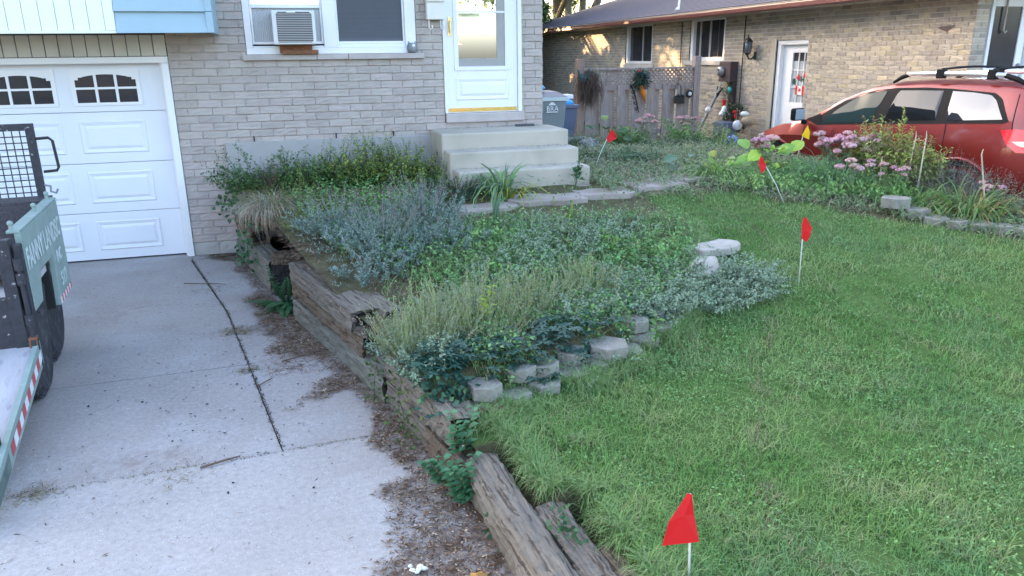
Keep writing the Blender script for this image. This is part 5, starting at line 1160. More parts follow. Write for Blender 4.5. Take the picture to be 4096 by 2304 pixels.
# dark whorled groundcover over the stones
def pachy(x, y, rx, ry, n, label, h=.12, cols=((.035, .11, .085), (.05, .14, .105), (.03, .085, .065)), ll=.055):
    X = x+rng.uniform(-1, 1, n)*rx; Y = y+rng.uniform(-1, 1, n)*ry; A = P3(X, Y); B = A+np.stack([rng.normal(0, .03, n), rng.normal(-.03, .03, n), rng.uniform(.4, 1, n)*h], 1)
    s, _, bow = stems(A, B, .0018, cvar((.08, .12, .05), n), .1, 3); k = np.repeat(np.arange(n), 6); a = np.tile(np.arange(6)*math.pi/3, n)+np.repeat(rng.uniform(0, 6, n), 6)
    D = np.stack([np.cos(a), np.sin(a), rng.uniform(-.15, .3, len(a))], 1); lf = leaves(B[k], D, ll*rng.uniform(.7, 1.15, len(k)), ll*.42, wchoice(cols, len(k), .25), up=np.tile([0, 0, 1.], (len(k), 1)), fold=.12)
    plant('whorled_groundcover', label, 'groundcover', x, y, [lf], [s], None, 'dark whorled groundcover patches')
pachy(1.02, 3.92, .34, .13, 75, 'dark glossy whorled leaves just above the left stones')
pachy(1.60, 4.20, .26, .12, 45, 'dark glossy whorled leaves above the middle stones')
pachy(2.15, 4.42, .25, .10, 30, 'dark glossy whorled leaves under the variegated shrub on the right')
pachy(.78, 4.05, .26, .14, 60, 'dark glossy whorled leaves at the left end of the stone edging')
pachy(1.35, 4.02, .3, .1, 50, 'dark glossy whorled leaves between the left and middle patches')
pachy(.70, 3.82, .12, .12, 90, 'dense dark whorled leaves filling the corner by the hollow timber', .17, ll=.045)
pachy(.66, 3.75, .15, .14, 40, 'dark small leaved groundcover beside the hollow timber', .08, ll=.032)
# ivy on the house bed
IV = [(.16, .27, .075), (.22, .34, .09), (.11, .20, .07), (.36, .44, .10)]
def ivybush(x, y, rx, ry, h, n, label, cols=IV, ll=.042, nl=17, out=.5, lw=.62, name='leafy_shrub', updir=0):
    s1, l1, _ = shoots(x, y, rx, ry, n, h*.28, h*1.12, out, nl, ll, ll*lw, cols, (.10, .10, .05), .12, .002, .22, updir=updir)
    s2, l2, _ = shoots(x, y, rx, ry, n//2, h*.2, h*.5, out*1.2, nl, ll, ll*lw, [(c[0]*.6, c[1]*.6, c[2]*.6) for c in cols], (.08, .08, .05), .1, .002, .25)  # understory shade is put into the leaf colours of these low shoots
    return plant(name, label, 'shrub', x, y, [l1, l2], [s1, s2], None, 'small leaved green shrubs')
ivybush(-.30, 8.55, .34, .28, .56, 90, 'small leaved green shrub against the left end of the grey foundation', [(.09, .19, .06), (.14, .26, .08), (.06, .13, .05)], out=1.1)
ivybush(.20, 8.50, .36, .28, .46, 130, 'dense small leaved shrub second from the left along the foundation', [(.12, .24, .07), (.20, .34, .10), (.08, .15, .05)])
ivybush(.68, 8.50, .34, .28, .58, 150, 'dense small leaved shrub with yellow tips in the middle of the foundation bed', IV+[(.26, .30, .05)])
ivybush(1.15, 8.42, .34, .28, .60, 190, 'tallest small leaved shrub near the steps', IV+[(.26, .30, .05)])
ivybush(1.45, 8.15, .22, .24, .36, 60, 'small leaved shrub tucked against the side of the steps', IV)
for (x, y, h, cl, lb) in ((1.05, 8.72, .82, (.12, .18, .06), 'tall thin upright shoot climbing the brick wall near the steps'), (.70, 8.6, .62, (.30, .36, .06), 'upright yellow green shoot in the middle of the foundation bed'), (-.02, 8.7, .5, (.10, .16, .06), 'thin leafy shoot above the left of the foundation bed'), (.18, 8.2, .42, (.36, .38, .05), 'short lemon yellow sprig at the front of the foundation bed'), (1.32, 8.6, .55, (.10, .16, .06), 'branching shoot leaning right beside the steps')):
    s1, l1, _ = shoots(x, y, .03, .03, 1, h*.95, h*1.1, 1.5, 44, .026, .017, [cl], (.15, .12, .06), .1, .0025, .1); plant('upright_shoot', lb, 'shoot', x, y, [l1], [s1])
# big leaved vine hanging over the short stack
VN = [(.045, .135, .06), (.06, .17, .07), (.035, .10, .05)]
def vine(label, pts, n, sp, cols=VN, ll=.055, name='trailing_vine'):
    pts = np.array(pts, float); u = rng.uniform(0, len(pts)-1, n); i = np.minimum(u.astype(int), len(pts)-2); t = (u-i)[:, None]; P = pts[i]*(1-t)+pts[i+1]*t+rng.normal(0, 1, (n, 3))*sp
    lf = leaves(P, rng.normal(0, 1, (n, 3))+np.array([-.3, -.6, -.3]), ll*rng.uniform(.6, 1.2, n), ll*.85, wchoice(cols, n), up=unit(rng.normal(0, .4, (n, 3))+np.array([-.2, -.6, .6])), fold=.1)
    A = pts[:-1]; B = pts[1:]; s, _, _ = stems(A, B, .003, cvar((.12, .08, .05), len(A)), .05, 3)
    t_ = thing(name, label, 'vine', tuple(pts[0])); v, f, c = lf; trimesh('foliage', v, f, c, M['leaf'], t_); v, f, c = s; trimesh('stems', v, f, c, M['stem'], t_)
vine('broad leaved vine hanging down the corner of the short timbers at the house', [(-.55, 8.7, .95), (-.60, 8.5, .72), (-.62, 8.35, .50)], 90, .07)
vine('broad leaved vine draped over the face of the short timbers', [(-.45, 8.1, .50), (-.50, 7.85, .32), (-.50, 7.7, .18)], 75, .075)
vine('single spray of broad leaves lying against the painted brick', [(-.62, 8.8, .72), (-.75, 8.78, .66), (-.82, 8.8, .60)], 14, .03, ll=.06)
vine('trailing ivy strands hanging down the pale front timber', [(.50, 4.1, .36), (.47, 4.0, .22), (.48, 3.9, .10), (.52, 3.8, .03)], 130, .05, [(.10, .16, .05), (.16, .22, .06), (.06, .11, .04)], .026)
vine('dark leaves trailing between the hollow timber and the first edging stones', [(.58, 3.86, .44), (.66, 3.72, .36), (.74, 3.66, .26), (.80, 3.72, .40)], 150, .045, [(.04, .12, .08), (.06, .16, .10), (.10, .20, .08)], .04)
vine('trailing ivy at the end of the tall timber stack', [(.42, 4.50, .36), (.38, 4.44, .2), (.36, 4.38, .06)], 70, .045, [(.10, .16, .05), (.06, .11, .04)], .026)
vine('small leaved vine crossing the foreground logs', [(.98, 2.75, .24), (.98, 2.55, .23), (.96, 2.42, .22), (.93, 2.62, .23)], 34, .022, [(.04, .11, .05), (.06, .14, .06)], .032)
vine('small sprig at the edge of the foreground log beside the litter', [(.74, 2.95, .17), (.72, 2.85, .08), (.73, 2.78, .04)], 12, .02, [(.04, .11, .05)], .03)
# sprouts with long opposite leaves in front of the logs
SP = [(.075, .215, .11), (.10, .26, .12)]
for (x, y, z, h, n, lb) in ((.72, 3.38, .16, .30, 3, 'tall sprout of pointed opposite leaves in front of the hollow timber'), (.60, 3.36, .02, .28, 2, 'arching sprout of pointed leaves over the bark litter'), (.66, 3.20, .02, .26, 7, 'leafy green sapling clump growing at the end of the foreground log')):
    A = np.array([[x, y, z]]*n)+rng.normal(0, .012, (n, 3))*[1, 1, 0]; a = rng.uniform(2.2, 5.2, n) if n < 7 else rng.uniform(0, 6.28, n)
    B = A+np.stack([np.cos(a)*.10, np.sin(a)*.07, h*rng.uniform(.55, 1, n)], 1); s, _, bow = stems(A, B, .003, cvar((.14, .10, .05), n), .1, 4); m = 22; k = np.repeat(np.arange(n), m); t = np.tile(np.repeat(np.linspace(.12, 1, m//2), 2), n)
    P = along(A[k], B[k], bow[k], t); sd = np.tile([1, -1], n*m//2); ax = np.tile(np.repeat(np.arange(m//2) % 2, 2), n)*.9+rng.normal(0, .25, len(k))
    D = np.stack([np.cos(ax)*sd, np.sin(ax)*sd*.8-.15, np.full(len(k), .25)], 1); lf = leaves(P, D, .074*(1-.4*t), .034, wchoice(SP, len(k), .15), up=np.tile([0, 0, 1.], (len(k), 1))+rng.normal(0, .2, (len(k), 3)), fold=.12)
    t_ = thing('sapling_sprout', lb, 'weed', (x, y, z)); trimesh('foliage', *lf, M['leaf'], t_); trimesh('stems', *s, M['stem'], t_)
# dandelion-like weed rosette in the gap
n = 16; a = np.linspace(2.6, 6.6, n)+rng.normal(0, .12, n); Lf = []
for k in range(n):
    Ln = rng.uniform(.24, .38); el = rng.uniform(.1, .5) if k % 4 else 1.15; dv = np.array([math.cos(a[k])*math.cos(el), math.sin(a[k])*math.cos(el), math.sin(el)])
    t = np.linspace(.1, 1, 12); P = np.array([-.16, 6.72, .015])+dv*(Ln*t)[:, None]; P[:, 2] -= .10*t**2*(el < 1); P[:, 2] = np.maximum(P[:, 2], .012); s_ = np.array([-math.sin(a[k]), math.cos(a[k]), .1])
    for sg in (-1, 1): Lf.append(leaves(P, np.tile(s_*sg, (12, 1))+dv*.25, .058*np.sin(t*2.6+.4)+.008, .045, cvar((.05, .145, .06), 12, .15), up=np.tile([0, -.25, 1.], (12, 1)), fold=.05))
plant('dandelion_weed', 'large toothed dandelion weed sprawling on the concrete in the timber gap', 'weed', -.16, 6.72, Lf)
# iris / daylily clump by the steps
DG = [(.14, .27, .11), (.20, .35, .14), (.26, .40, .15), (.17, .30, .17)]
plant('iris_clump', 'clump of broad sword shaped leaves in front of the concrete steps', 'iris', 2.02, 7.36, [strap(2.02, 7.36, 75, .28, .52, .032, DG, .15, 1.15, .9, .12), strap(2.12, 7.25, 14, .3, .45, .028, [(.30, .33, .06)], .8, 1.3, .6, .1)])
ivybush(1.62, 7.40, .32, .26, .30, 110, 'blue green feathery bush left of the sword leaved clump', [(.035, .10, .055), (.05, .13, .07), (.03, .08, .05)], .020, 24, .7)
plant('iris_leaves', 'few tall pale green sword leaves standing alone behind the lavender', 'iris', 1.72, 6.55, [strap(1.72, 6.50, 6, .30, .42, .035, [(.17, .28, .17)], .02, .2, .1, .03)])
plant('corn_like_weed', 'bright green grassy weed with broad blades in front of the path', 'weed', 2.42, 6.42, [strap(2.42, 6.42, 9, .16, .28, .035, [(.18, .28, .05)], .3, 1.0, .6, .03)])
plant('grass_tuft', 'tuft of fine bright green grass in the middle of the bed', 'grass', 1.62, 5.65, [strap(1.62, 5.65, 420, .16, .32, .0045, [(.12, .25, .07), (.17, .29, .09)], .1, 1.3, .9, .20, 4)])
plant('pale_grass_tuft', 'tuft of pale blue green striped grass near the path', 'grass', 1.95, 6.25, [strap(1.95, 6.25, 90, .18, .34, .009, [(.24, .34, .24), (.18, .28, .18)], .2, 1.3, .9, .15, 4)])
for (x, y, rx, ry, h, n_, cl, lb) in ((1.75, 5.2, .34, .28, .26, 90, (.20, .40, .12), 'patch of fresh green leafy weeds in the middle of the bed'), (2.45, 5.25, .32, .26, .24, 80, (.16, .34, .12), 'patch of leafy weeds behind the variegated shrub'), (1.6, 6.1, .3, .26, .22, 80, (.24, .42, .14), 'light green leafy patch right of the lavender mounds'), (2.9, 5.7, .3, .26, .2, 60, (.22, .40, .14), 'low leafy weeds left of the pale slabs'), (1.15, 5.35, .26, .22, .22, 60, (.18, .36, .12), 'leafy weeds in front of the lavender mounds')):
    s1, l1, _ = shoots(x, y, rx, ry, n_, h*.4, h, .8, 12, .05, .026, [cl, tuple(c*.7 for c in cl), tuple(c*1.25 for c in cl)], (.16, .2, .08), .1, .002, .25, up=.5); plant('leafy_weed', lb, 'weed', x, y, [l1], [s1])
plant('straw_tuft', 'dry straw coloured tuft beside the fine green grass', 'grass', 1.32, 5.42, [strap(1.32, 5.42, 200, .12, .24, .004, [(.36, .32, .20), (.24, .24, .12)], .2, 1.2, .8, .14, 4)])
plant('dead_clump', 'dark brown dead clump at the back of the bed', 'dead plant', 2.30, 6.02, [strap(2.30, 6.02, 260, .10, .20, .006, [(.10, .07, .045), (.16, .11, .07)], .1, 1.3, .7, .10, 4)])
for (x, y, h, n, cl, lb) in ((2.42, 5.62, .36, 4, (.17, .32, .07), 'bright green single weed with drooping pointed leaves in the bed'), (1.05, 4.35, .42, 2, (.30, .42, .05), 'lime yellow lobed leaf standing in the front lavender'), (2.86, 7.50, .36, 5, (.06, .16, .06), 'compound leaved green sapling growing against the lowest step'), (2.05, 3.62+.35, .3, 2, (.12, .25, .07), 'pale green weed over the lower stones')):
    s1, l1, _ = shoots(x, y, .06, .06, n, h*.7, h, 1.2, 12, .085, .034, [cl], (.12, .16, .06), .45, .003, .1, up=.3); plant('leafy_weed', lb, 'weed', x, y, [l1], [s1])
# moss / sedum cushion and dried tuft over the short timbers
MO = [(.24, .31, .08), (.19, .26, .09), (.32, .38, .09)]
ivybush(-.12, 7.80, .40, .40, .20, 280, 'low mossy yellow green cushion plant over the short timbers', MO, .013, 20, .8, .5, 'cushion_plant')
ivybush(.06, 6.82, .16, .14, .16, 80, 'yellow green cushion plant hanging over the end of the short timbers', MO, .015, 18, 1.0, .5, 'cushion_plant')
ivybush(.18, 7.30, .28, .30, .16, 170, 'yellowish cushion plant behind the pale dried tuft', MO, .014, 20, .9, .5, 'cushion_plant')
plant('dried_tuft', 'pale dried tuft drooping over the dark end of the short timbers', 'dead plant', -.22, 7.40, [strap(-.22, 7.40, 620, .14, .34, .005, [(.50, .40, .29), (.38, .30, .21), (.42, .45, .36)], .5, 1.7, 1.3, .17, 5)])
mn = MB(); mn.ball((-.05, 8.15, .50), .30, 16, 8, (1.25, .8, .34), .05); tag(mn.build('earth_mound', mat('peat', (.13, .075, .05), .95, .4, 20, 1.0, 30), smooth=True), 'low mound of reddish brown earth below the foundation shrubs', 'earth mound')
plant('dead_fern', 'dead brown frond standing in the left of the foundation bed', 'dead plant', -.22, 8.3, [strap(-.22, 8.30, 70, .2, .42, .007, [(.16, .11, .09)], .0, .4, .3, .06, 4)])
# flower bed beyond the lawn
plant('daylily_clump', 'low spread of yellow green daylily leaves left of the broad leaved hosta', 'daylily', 4.62, 7.62, [strap(4.62, 7.62, 170, .22, .42, .017, [(.22, .37, .10), (.29, .44, .13), (.17, .28, .10)], .4, 1.35, 1.0, .24)])
def hosta(x, y, n, ll, cols, label, h=.25):
    a = rng.uniform(0, 2*math.pi, n); el = rng.uniform(.15, 1.3, n); A = P3(np.full(n, x), np.full(n, y)); B = A+np.stack([np.cos(a)*np.cos(el), np.sin(a)*np.cos(el), np.sin(el)], 1)*h*rng.uniform(.6, 1.2, (n, 1))
    s, _, _ = stems(A, B, .005, cvar((.2, .3, .08), n), .1, 3); D = np.stack([np.cos(a), np.sin(a), rng.uniform(-.3, .9, n)], 1); L_ = ll*rng.uniform(.7, 1.15, n); W = L_*.72; C = wchoice(cols, n, .12); D = unit(D)
    up = unit(rng.normal(0, .25, (n, 3))+np.array([-.1, -.5, .9])); S = unit(np.cross(D, up)); N = unit(np.cross(S, D)); rows = []
    prof = [(0, .0), (.18, .62), (.45, 1.0), (.72, .78), (.9, .36), (1, 0)]
    for t, w_ in prof:
        c = B+D*(L_*t)[:, None]-N*(L_*.28*t*t)[:, None]
        for q in (-1, -.5, 0, .5, 1): rows.append(c+S*(W*.5*w_*q)[:, None]+N*(W*.16*abs(q)*w_)[:, None])
    V = np.stack(rows, 1).reshape(-1, 3); f = [(r*5+c, r*5+c+1, r*5+c+6, r*5+c+5) for r in range(5) for c in range(4)]; F = (np.array(f)[None]+np.arange(n)[:, None, None]*30).reshape(-1, 4)
    F = np.vstack([F[:, [0, 1, 2]], F[:, [0, 2, 3]]]); Cc = np.repeat(C, 30, 0)*np.tile(np.array([1.08, .97, 1.12, .97, 1.08]*6)[:, None], (n, 1))
    plant('hosta', label, 'hosta', x, y, [(V, F, np.clip(Cc, 0, 1))], [s], None, 'broad leaved hostas')
hosta(5.34, 7.78, 24, .20, [(.34, .54, .08), (.42, .60, .10), (.26, .46, .09)], 'lime green hosta with broad leaves in front of the car bumper', .36)
hosta(4.80, 7.85, 7, .18, [(.34, .40, .05), (.2, .33, .06)], 'yellowing hosta just left of the lime green one', .22)
hosta(4.45, 7.95, 9, .17, [(.17, .27, .20), (.14, .24, .15)], 'blue green hosta at the left end of the far bed', .18)
FP = (.66, .40, .43)
def sedum(x, y, heads, label, r=.2, h=.4, hr=.045, cols=((.12, .21, .10), (.16, .26, .13)), flat=.5, c=FP, nl=16):
    a = rng.uniform(0, 2*math.pi, heads); rr = r*np.sqrt(rng.uniform(.02, 1, heads)); A = P3(x+np.cos(a)*rr*.4, y+np.sin(a)*rr*.4); B = P3(x+np.cos(a)*rr, y+np.sin(a)*rr); B[:, 2] += h*rng.uniform(.72, 1.05, heads)
    s, _, bow = stems(A, B, .004, cvar((.2, .27, .14), heads), .06, 3); k = np.repeat(np.arange(heads), nl); t = rng.uniform(.12, .93, len(k)); P = along(A[k], B[k], bow[k], t)
    D = rng.normal(0, 1, (len(k), 3)); D[:, 2] = .35; lf = leaves(P, D, .05, .026, wchoice(cols, len(k)), fold=.1); V, F, C = [], [], []; o = 0
    base = MB(); base.ball((0, 0, 0), 1, 8, 5, (1, 1, .7)); bv = np.array(base.v); bf = np.array([f for f in base.f]); bf = np.vstack([bf[:, [0, 1, 2]], bf[:, [0, 2, 3]]])
    fl = []
    for i in range(heads):
        q = hr*rng.uniform(.6, 1.25); cc = np.array(c)*rng.uniform(.8, 1.15)*np.array([1, rng.uniform(.9, 1.25), rng.uniform(.9, 1.15)])
        parts = []
        for _ in range(11):
            th = rng.uniform(0, 6.28); ph = math.sqrt(rng.uniform(0, 1)); o_ = np.array([math.cos(th)*ph*q, math.sin(th)*ph*q, q*.42*(1-ph**1.6)-q*.1])
            parts.append(bv*q*rng.uniform(.26, .42)*(1+rng.normal(0, .1, (len(bv), 1)))*np.array([1, 1, 1.3])+o_+B[i])
        v = np.vstack(parts); ff = np.vstack([bf+len(bv)*a_ for a_ in range(11)]); zr = (v[:, 2:3]-B[i][2])/q
        fl.append((v, ff, np.clip(cc*np.ones_like(v)*(1+rng.uniform(-.22, .22, (len(v), 1))), 0, 1)))
        m = 46; th = rng.uniform(0, 6.28, m); ph = np.sqrt(rng.uniform(0, 1, m)); p = B[i]+np.stack([np.cos(th)*ph*q, np.sin(th)*ph*q, q*.5*np.sqrt(1-ph**2*.95)], 1)
        fl.append(leaves(p, rng.normal(0, .5, (m, 3))+np.array([0, 0, 1]), .012, .012, np.clip(cc*(1+rng.uniform(-.3, .35, (m, 1))), 0, 1)))
    t = plant('sedum', label, 'sedum', x, y, [lf], [s], None, 'pink flowering sedums')
    for i in range(heads): v, f, q_ = cat_(fl[2*i:2*i+2]); trimesh('flower_head', v, f, q_, M['leaf'], t)
sedum(6.16, 7.34, 40, 'large sedum with many dusty pink flower heads in front of the car door', .34, .42, .056)
sedum(5.35, 7.75, 7, 'small sedum with drooping pink heads beside the yellow flag', .16, .38, .055)
sedum(5.62, 6.60, 4, 'sedum with two large pink heads below the yellow green peony', .12, .36, .062)
sedum(5.98, 6.48, 9, 'loose sedum with small pink heads right of the two large heads', .22, .34, .042)
sedum(6.80, 5.90, 6, 'small pale pink sedum at the right edge of the far bed', .14, .26, .045)
sedum(6.0, 12.2, 9, 'tall pink sedum in front of the fence, left group', .3, .56, .06)
sedum(6.65, 12.1, 9, 'tall pale sedum in front of the fence, right group', .35, .52, .055, c=(.55, .34, .36))
# peony: long shoots of compound leaves
PE = [(.27, .36, .08), (.35, .44, .11), (.20, .28, .08), (.18, .12, .07), (.15, .13, .07)]
def peony(x, y, rx, ry, n, h, label, cols=PE, ll=.085, nl=16, lw=.34):
    s1, l1, _ = shoots(x, y, rx, ry, n, h*.6, h, .8, nl, ll, ll*lw, cols, (.28, .24, .09), .3, .0035, .14, up=.4, updir=.15, fold=.15)
    s2, l2, _ = shoots(x, y, rx, ry, n, h*.3, h*.65, 1.0, nl, ll, ll*lw, cols[:3], (.2, .2, .09), .2, .003, .2, up=.4)
    plant('peony', label, 'shrub', x, y, [l1, l2], [s1, s2])
peony(6.52, 7.0, .33, .32, 150, .92, 'large yellow green peony with bronze tips in front of the rear car door')
s1, l1, _ = shoots(6.54, 7.0, .12, .12, 4, 1.1, 1.3, 1.0, 34, .075, .026, PE[:2], (.28, .28, .09), .45, .004, .05, up=.4, updir=.3); plant('peony_shoots', 'few tall leafy shoots standing above the large peony', 'shoot', 6.54, 7.0, [l1], [s1])
GP = [(.12, .25, .08), (.15, .30, .10), (.09, .19, .065)]
peony(6.95, 11.7, .62, .42, 95, .62, 'rounded dark green peony in front of the right fence post', GP, .10, 16, .36)
peony(5.55, 11.9, .22, .2, 24, .55, 'leafy green shrub behind the leaning flag near the fence', GP, .09, 14, .4)
hosta(5.15, 12.0, 20, .20, [(.05, .12, .05), (.06, .15, .06), (.16, .28, .05)], 'dark green broad leaved plant at the foot of the fence', .42)
plant('long_grass', 'arching tuft of long grass at the foot of the left fence boards', 'grass', 4.75, 11.9, [strap(4.75, 11.9, 260, .3, .6, .008, [(.12, .20, .08), (.20, .23, .11)], .2, 1.2, .8, .22)])
plant('ornamental_grass', 'soft clump of long green grass below the pink sedum', 'grass', 5.85, 7.15, [strap(5.85, 7.15, 560, .24, .46, .011, [(.16, .32, .14), (.21, .38, .19), (.13, .25, .12)], .2, 1.3, .9, .34)])
plant('ornamental_grass', 'soft clump of long green grass below the lime green hosta', 'grass', 5.10, 7.38, [strap(5.10, 7.38, 380, .16, .34, .008, [(.17, .32, .11), (.23, .38, .15)], .3, 1.3, .9, .30)])
for (x, y, rx, ry, h, n_, cl, ll_, lb) in ((4.9, 7.05, .35, .22, .20, 80, (.26, .42, .13), .06, 'light green leafy growth below the leaning red flag'), (5.45, 6.75, .34, .22, .24, 90, (.20, .38, .12), .06, 'leafy green growth left of the two large pink heads'), (5.95, 6.55, .3, .2, .26, 80, (.24, .42, .13), .07, 'broad leafy growth behind the raised edging stone'), (5.35, 7.25, .34, .24, .28, 80, (.17, .34, .12), .06, 'deep green leafy growth between the grass clumps')):
    s1, l1, _ = shoots(x, y, rx, ry, n_, h*.4, h, .9, 12, ll_, ll_*.45, [cl, tuple(c*.7 for c in cl), tuple(c*1.2 for c in cl)], (.18, .22, .09), .1, .0025, .25, up=.5); plant('border_perennial', lb, 'perennial', x, y, [l1], [s1])
plant('daylily_clump', 'large daylily clump with orange dying leaves above the edging stones at the right', 'daylily', 6.40, 5.82, [strap(6.40, 5.82, 200, .28, .52, .018, [(.11, .22, .06), (.15, .27, .08), (.18, .22, .08)], .2, 1.25, 1.0, .26), strap(6.42, 5.8, 34, .3, .5, .014, [(.55, .28, .03), (.50, .38, .06), (.30, .16, .06)], .5, 1.3, .9, .24)])
plant('daylily_clump', 'daylily clump with broad green leaves left of the orange leaved one', 'daylily', 6.05, 6.15, [strap(6.05, 6.15, 110, .24, .42, .018, [(.13, .27, .06), (.17, .32, .08)], .3, 1.25, 1.0, .2)])
plant('sage_bush', 'grey purple catmint bush with fine spikes in front of the rear wheel', 'shrub', 6.75, 6.42, [shoots(6.75, 6.42, .42, .34, 150, .35, .55, .7, 26, .022, .010, [(.17, .17, .15), (.13, .17, .13), (.22, .19, .18)], (.2, .16, .14), .3, .002, .1, pair=False)[1]], [shoots(6.75, 6.42, .42, .34, 120, .35, .55, .7, 2, .02, .01, [(.2, .2, .2)], (.18, .15, .13), .3, .0022, .1)[0]])
plant('sage_bush', 'blue green catmint foliage at the right edge of the far bed', 'shrub', 7.05, 6.05, [shoots(7.05, 6.05, .36, .3, 110, .22, .40, .8, 24, .022, .010, [(.17, .22, .17), (.13, .19, .15), (.2, .17, .17)], (.2, .16, .14), .2, .002, .1, pair=False)[1]])
for (x, y, a_, b_, h, lb) in ((6.35, 6.45, .10, .08, .62, 'tall bare pale stalk leaning right in front of the rear car door'), (6.65, 5.85, -.12, .05, .58, 'broken pale stalk leaning left in front of the rear bumper'), (6.35, 6.62, .10, .05, .58, 'thin pale stalk just behind the tall leaning one'), (6.0, 6.6, -.02, 0, .34, 'short straight pale stalk below the peony')):
    v = MB(); z = float(H(x, y)); v.tube([(x, y, z), (x+a_*.6, y+b_*.6, z+h*.6), (x+a_, y+b_, z+h), (x+a_*.9, y+b_, z+h+.05)], [.008, .007, .006, .003], 6); tag(v.build('dry_stalk', mat('stalk', (.5, .44, .33), .8)), lb, 'stalk')
s1, l1, _ = shoots(4.80, 8.1, .35, .15, 9, .5, .75, .3, 12, .03, .018, [(.28, .36, .18)], (.26, .32, .14), .6, .0045, .04); plant('seed_stalks', 'slender seed stalks rising in front of the car bonnet', 'stalk', 4.8, 8.1, [l1], [s1])
ivybush(4.25, 9.2, .35, .30, .28, 90, 'low blue green leafy plants right of the steps', [(.12, .22, .12), (.17, .27, .17), (.09, .17, .08)], .05, 10, .7, .5)
ivybush(3.55, 9.6, .30, .28, .30, 80, 'leafy weeds beside the top step near the bins', [(.08, .16, .07), (.13, .22, .11)], .05, 10, .7, .5)
ivybush(5.9, 10.9, .5, .3, .22, 110, 'dark low foliage under the fence peonies', [(.04, .10, .06), (.06, .13, .08)], .05, 10, .7, .5)
# ------------------------------------------------------------------ ground cover that nobody could count
def region(n, x0, x1, y0, y1, dens):
    X = rng.uniform(x0, x1, n); Y = rng.uniform(y0, y1, n); k = rng.uniform(0, 1, n) < dens(X, Y); return X[k], Y[k]
def bedright(X, Y): return (Y > 6.35-.92*(X-5.0)+.05*np.sin(X*9)) & (X > 4.6) | (Y > 7.0) & (X > 3.0)
def lawnmask(X, Y):
    edge = wallx(Y)+.24+.13*(Y < 2.82)
    return (X > edge) & (~(inbed(X, Y) & (Y > stoney(X)+.04))) & (~bedright(X, Y)) & ((X-CAMP.x)**2+(Y)**2 > .8)
def gdens(X, Y):
    d = np.sqrt(X**2+Y**2+2.8); den = np.clip((3.1/d)**1.7, .10, 1)
    return den*lawnmask(X, Y)*(.72+.28*vn(X, Y, 5, 77))
X, Y = region(620000, .8, 7.6, 1.35, 8.4, gdens)
vis = (X/np.maximum(Y, .1) < 1.36) & (X/np.maximum(Y, .1) > .12); X, Y = X[vis], Y[vis]
n = len(X); print('blades', n)
d = np.sqrt(X**2+Y**2+2.8); n1 = fbm(X, Y, 2.2, 50); n2 = fbm(X, Y, 7, 60); n3 = fbm(X, Y, 1.1, 70)
gk = np.array([1.06, 1.08, .92]); g1 = gk*np.array([0.142, 0.297, 0.084]); g2 = np.array([0.255, 0.386, 0.129]); g3 = np.array([0.392, 0.403, 0.213]); g4 = np.array([0.154, 0.302, 0.146])
a_ = np.clip((n1-.35)*3, 0, 1)[:, None]; C = g1*(1-a_)+g2*a_; b_ = np.clip((n2-.56)*5, 0, 1)[:, None]; C = C*(1-b_*.45)+g3*b_*.45; c_ = np.clip((n3-.55)*5, 0, 1)[:, None]; C = C*(1-c_*.5)+g4*c_*.5
C = C*(1+rng.uniform(-.2, .2, (n, 1))); px_ = np.interp(Y, [2.3, 3.6, 4.37, 5.5], [1.75, 2.58, 3.23, 4.02]); dead = rng.uniform(0, 1, n) < .035+.4*(np.abs(X-px_+.25*(fbm(X, Y, 3, 8)-.5)) < .05)*(fbm(X, Y, 4, 18) > .45); C[dead] = np.array([.32, .27, .17])*(1+rng.uniform(-.3, .2, (dead.sum(), 1)))
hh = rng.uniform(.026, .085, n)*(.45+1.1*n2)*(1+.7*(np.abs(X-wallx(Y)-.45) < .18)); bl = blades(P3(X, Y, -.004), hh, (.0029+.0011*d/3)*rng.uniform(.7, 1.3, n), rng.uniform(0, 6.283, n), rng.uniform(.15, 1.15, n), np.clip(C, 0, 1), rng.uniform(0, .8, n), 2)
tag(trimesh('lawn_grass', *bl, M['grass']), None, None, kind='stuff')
X, Y = region(40000, .9, 7.2, 1.4, 7.6, lambda x, y: lawnmask(x, y)*(fbm(x, y, 2.8, 201) > .60)); n = len(X); a = rng.uniform(0, 6.28, n)
tag(trimesh('clover', *leaves(P3(X, Y, rng.uniform(.015, .05, n)), np.stack([np.cos(a), np.sin(a), rng.uniform(0, .5, n)], 1), rng.uniform(.010, .020, n), .014, wchoice([(.17, .36, .12), (.24, .42, .15), (.13, .28, .10)], n)), M['grass']), None, None, kind='stuff')
# weeds and grass over the beds
def beddens(X, Y): return (inbed(X, Y) & (X > wallx(Y)+.32))*np.clip((3.6/np.sqrt(X**2+Y**2+2))**1.3, .2, 1)*(fbm(X, Y, 2.2, 91) > .30)*(1-.85*(((X-.55)/.55)**2+((Y-5.3)/.5)**2 < 1))*(1-.93*((Y > 6.6-.1*(X-1.2)) & (X > 1.25)))*(1-.7*((Y > 7.55) & (Y < 8.2) & (X < 1.3)))
X, Y = region(120000, -.6, 3.5, 3.7, 8.9, beddens); n = len(X); C = wchoice([(.16, .28, .09), (.22, .35, .12), (.30, .38, .18), (.40, .38, .23), (.12, .22, .10)], n); hb = np.where(Y < 6.6, rng.uniform(.06, .22, n), rng.uniform(.03, .10, n))
b1 = blades(P3(X, Y), hb, .0045, rng.uniform(0, 6.283, n), rng.uniform(.1, 1.2, n), C, rng.uniform(0, .8, n), 3)
X, Y = region(90000, -.6, 3.5, 3.7, 8.9, beddens); n = len(X); b2 = leaves(P3(X, Y, rng.uniform(.0, .14, n)), rng.normal(0, 1, (n, 3))*[1, 1, .5], .034, .020, wchoice([(.12, .30, .09), (.18, .38, .12), (.27, .42, .15), (.08, .19, .07)], n))
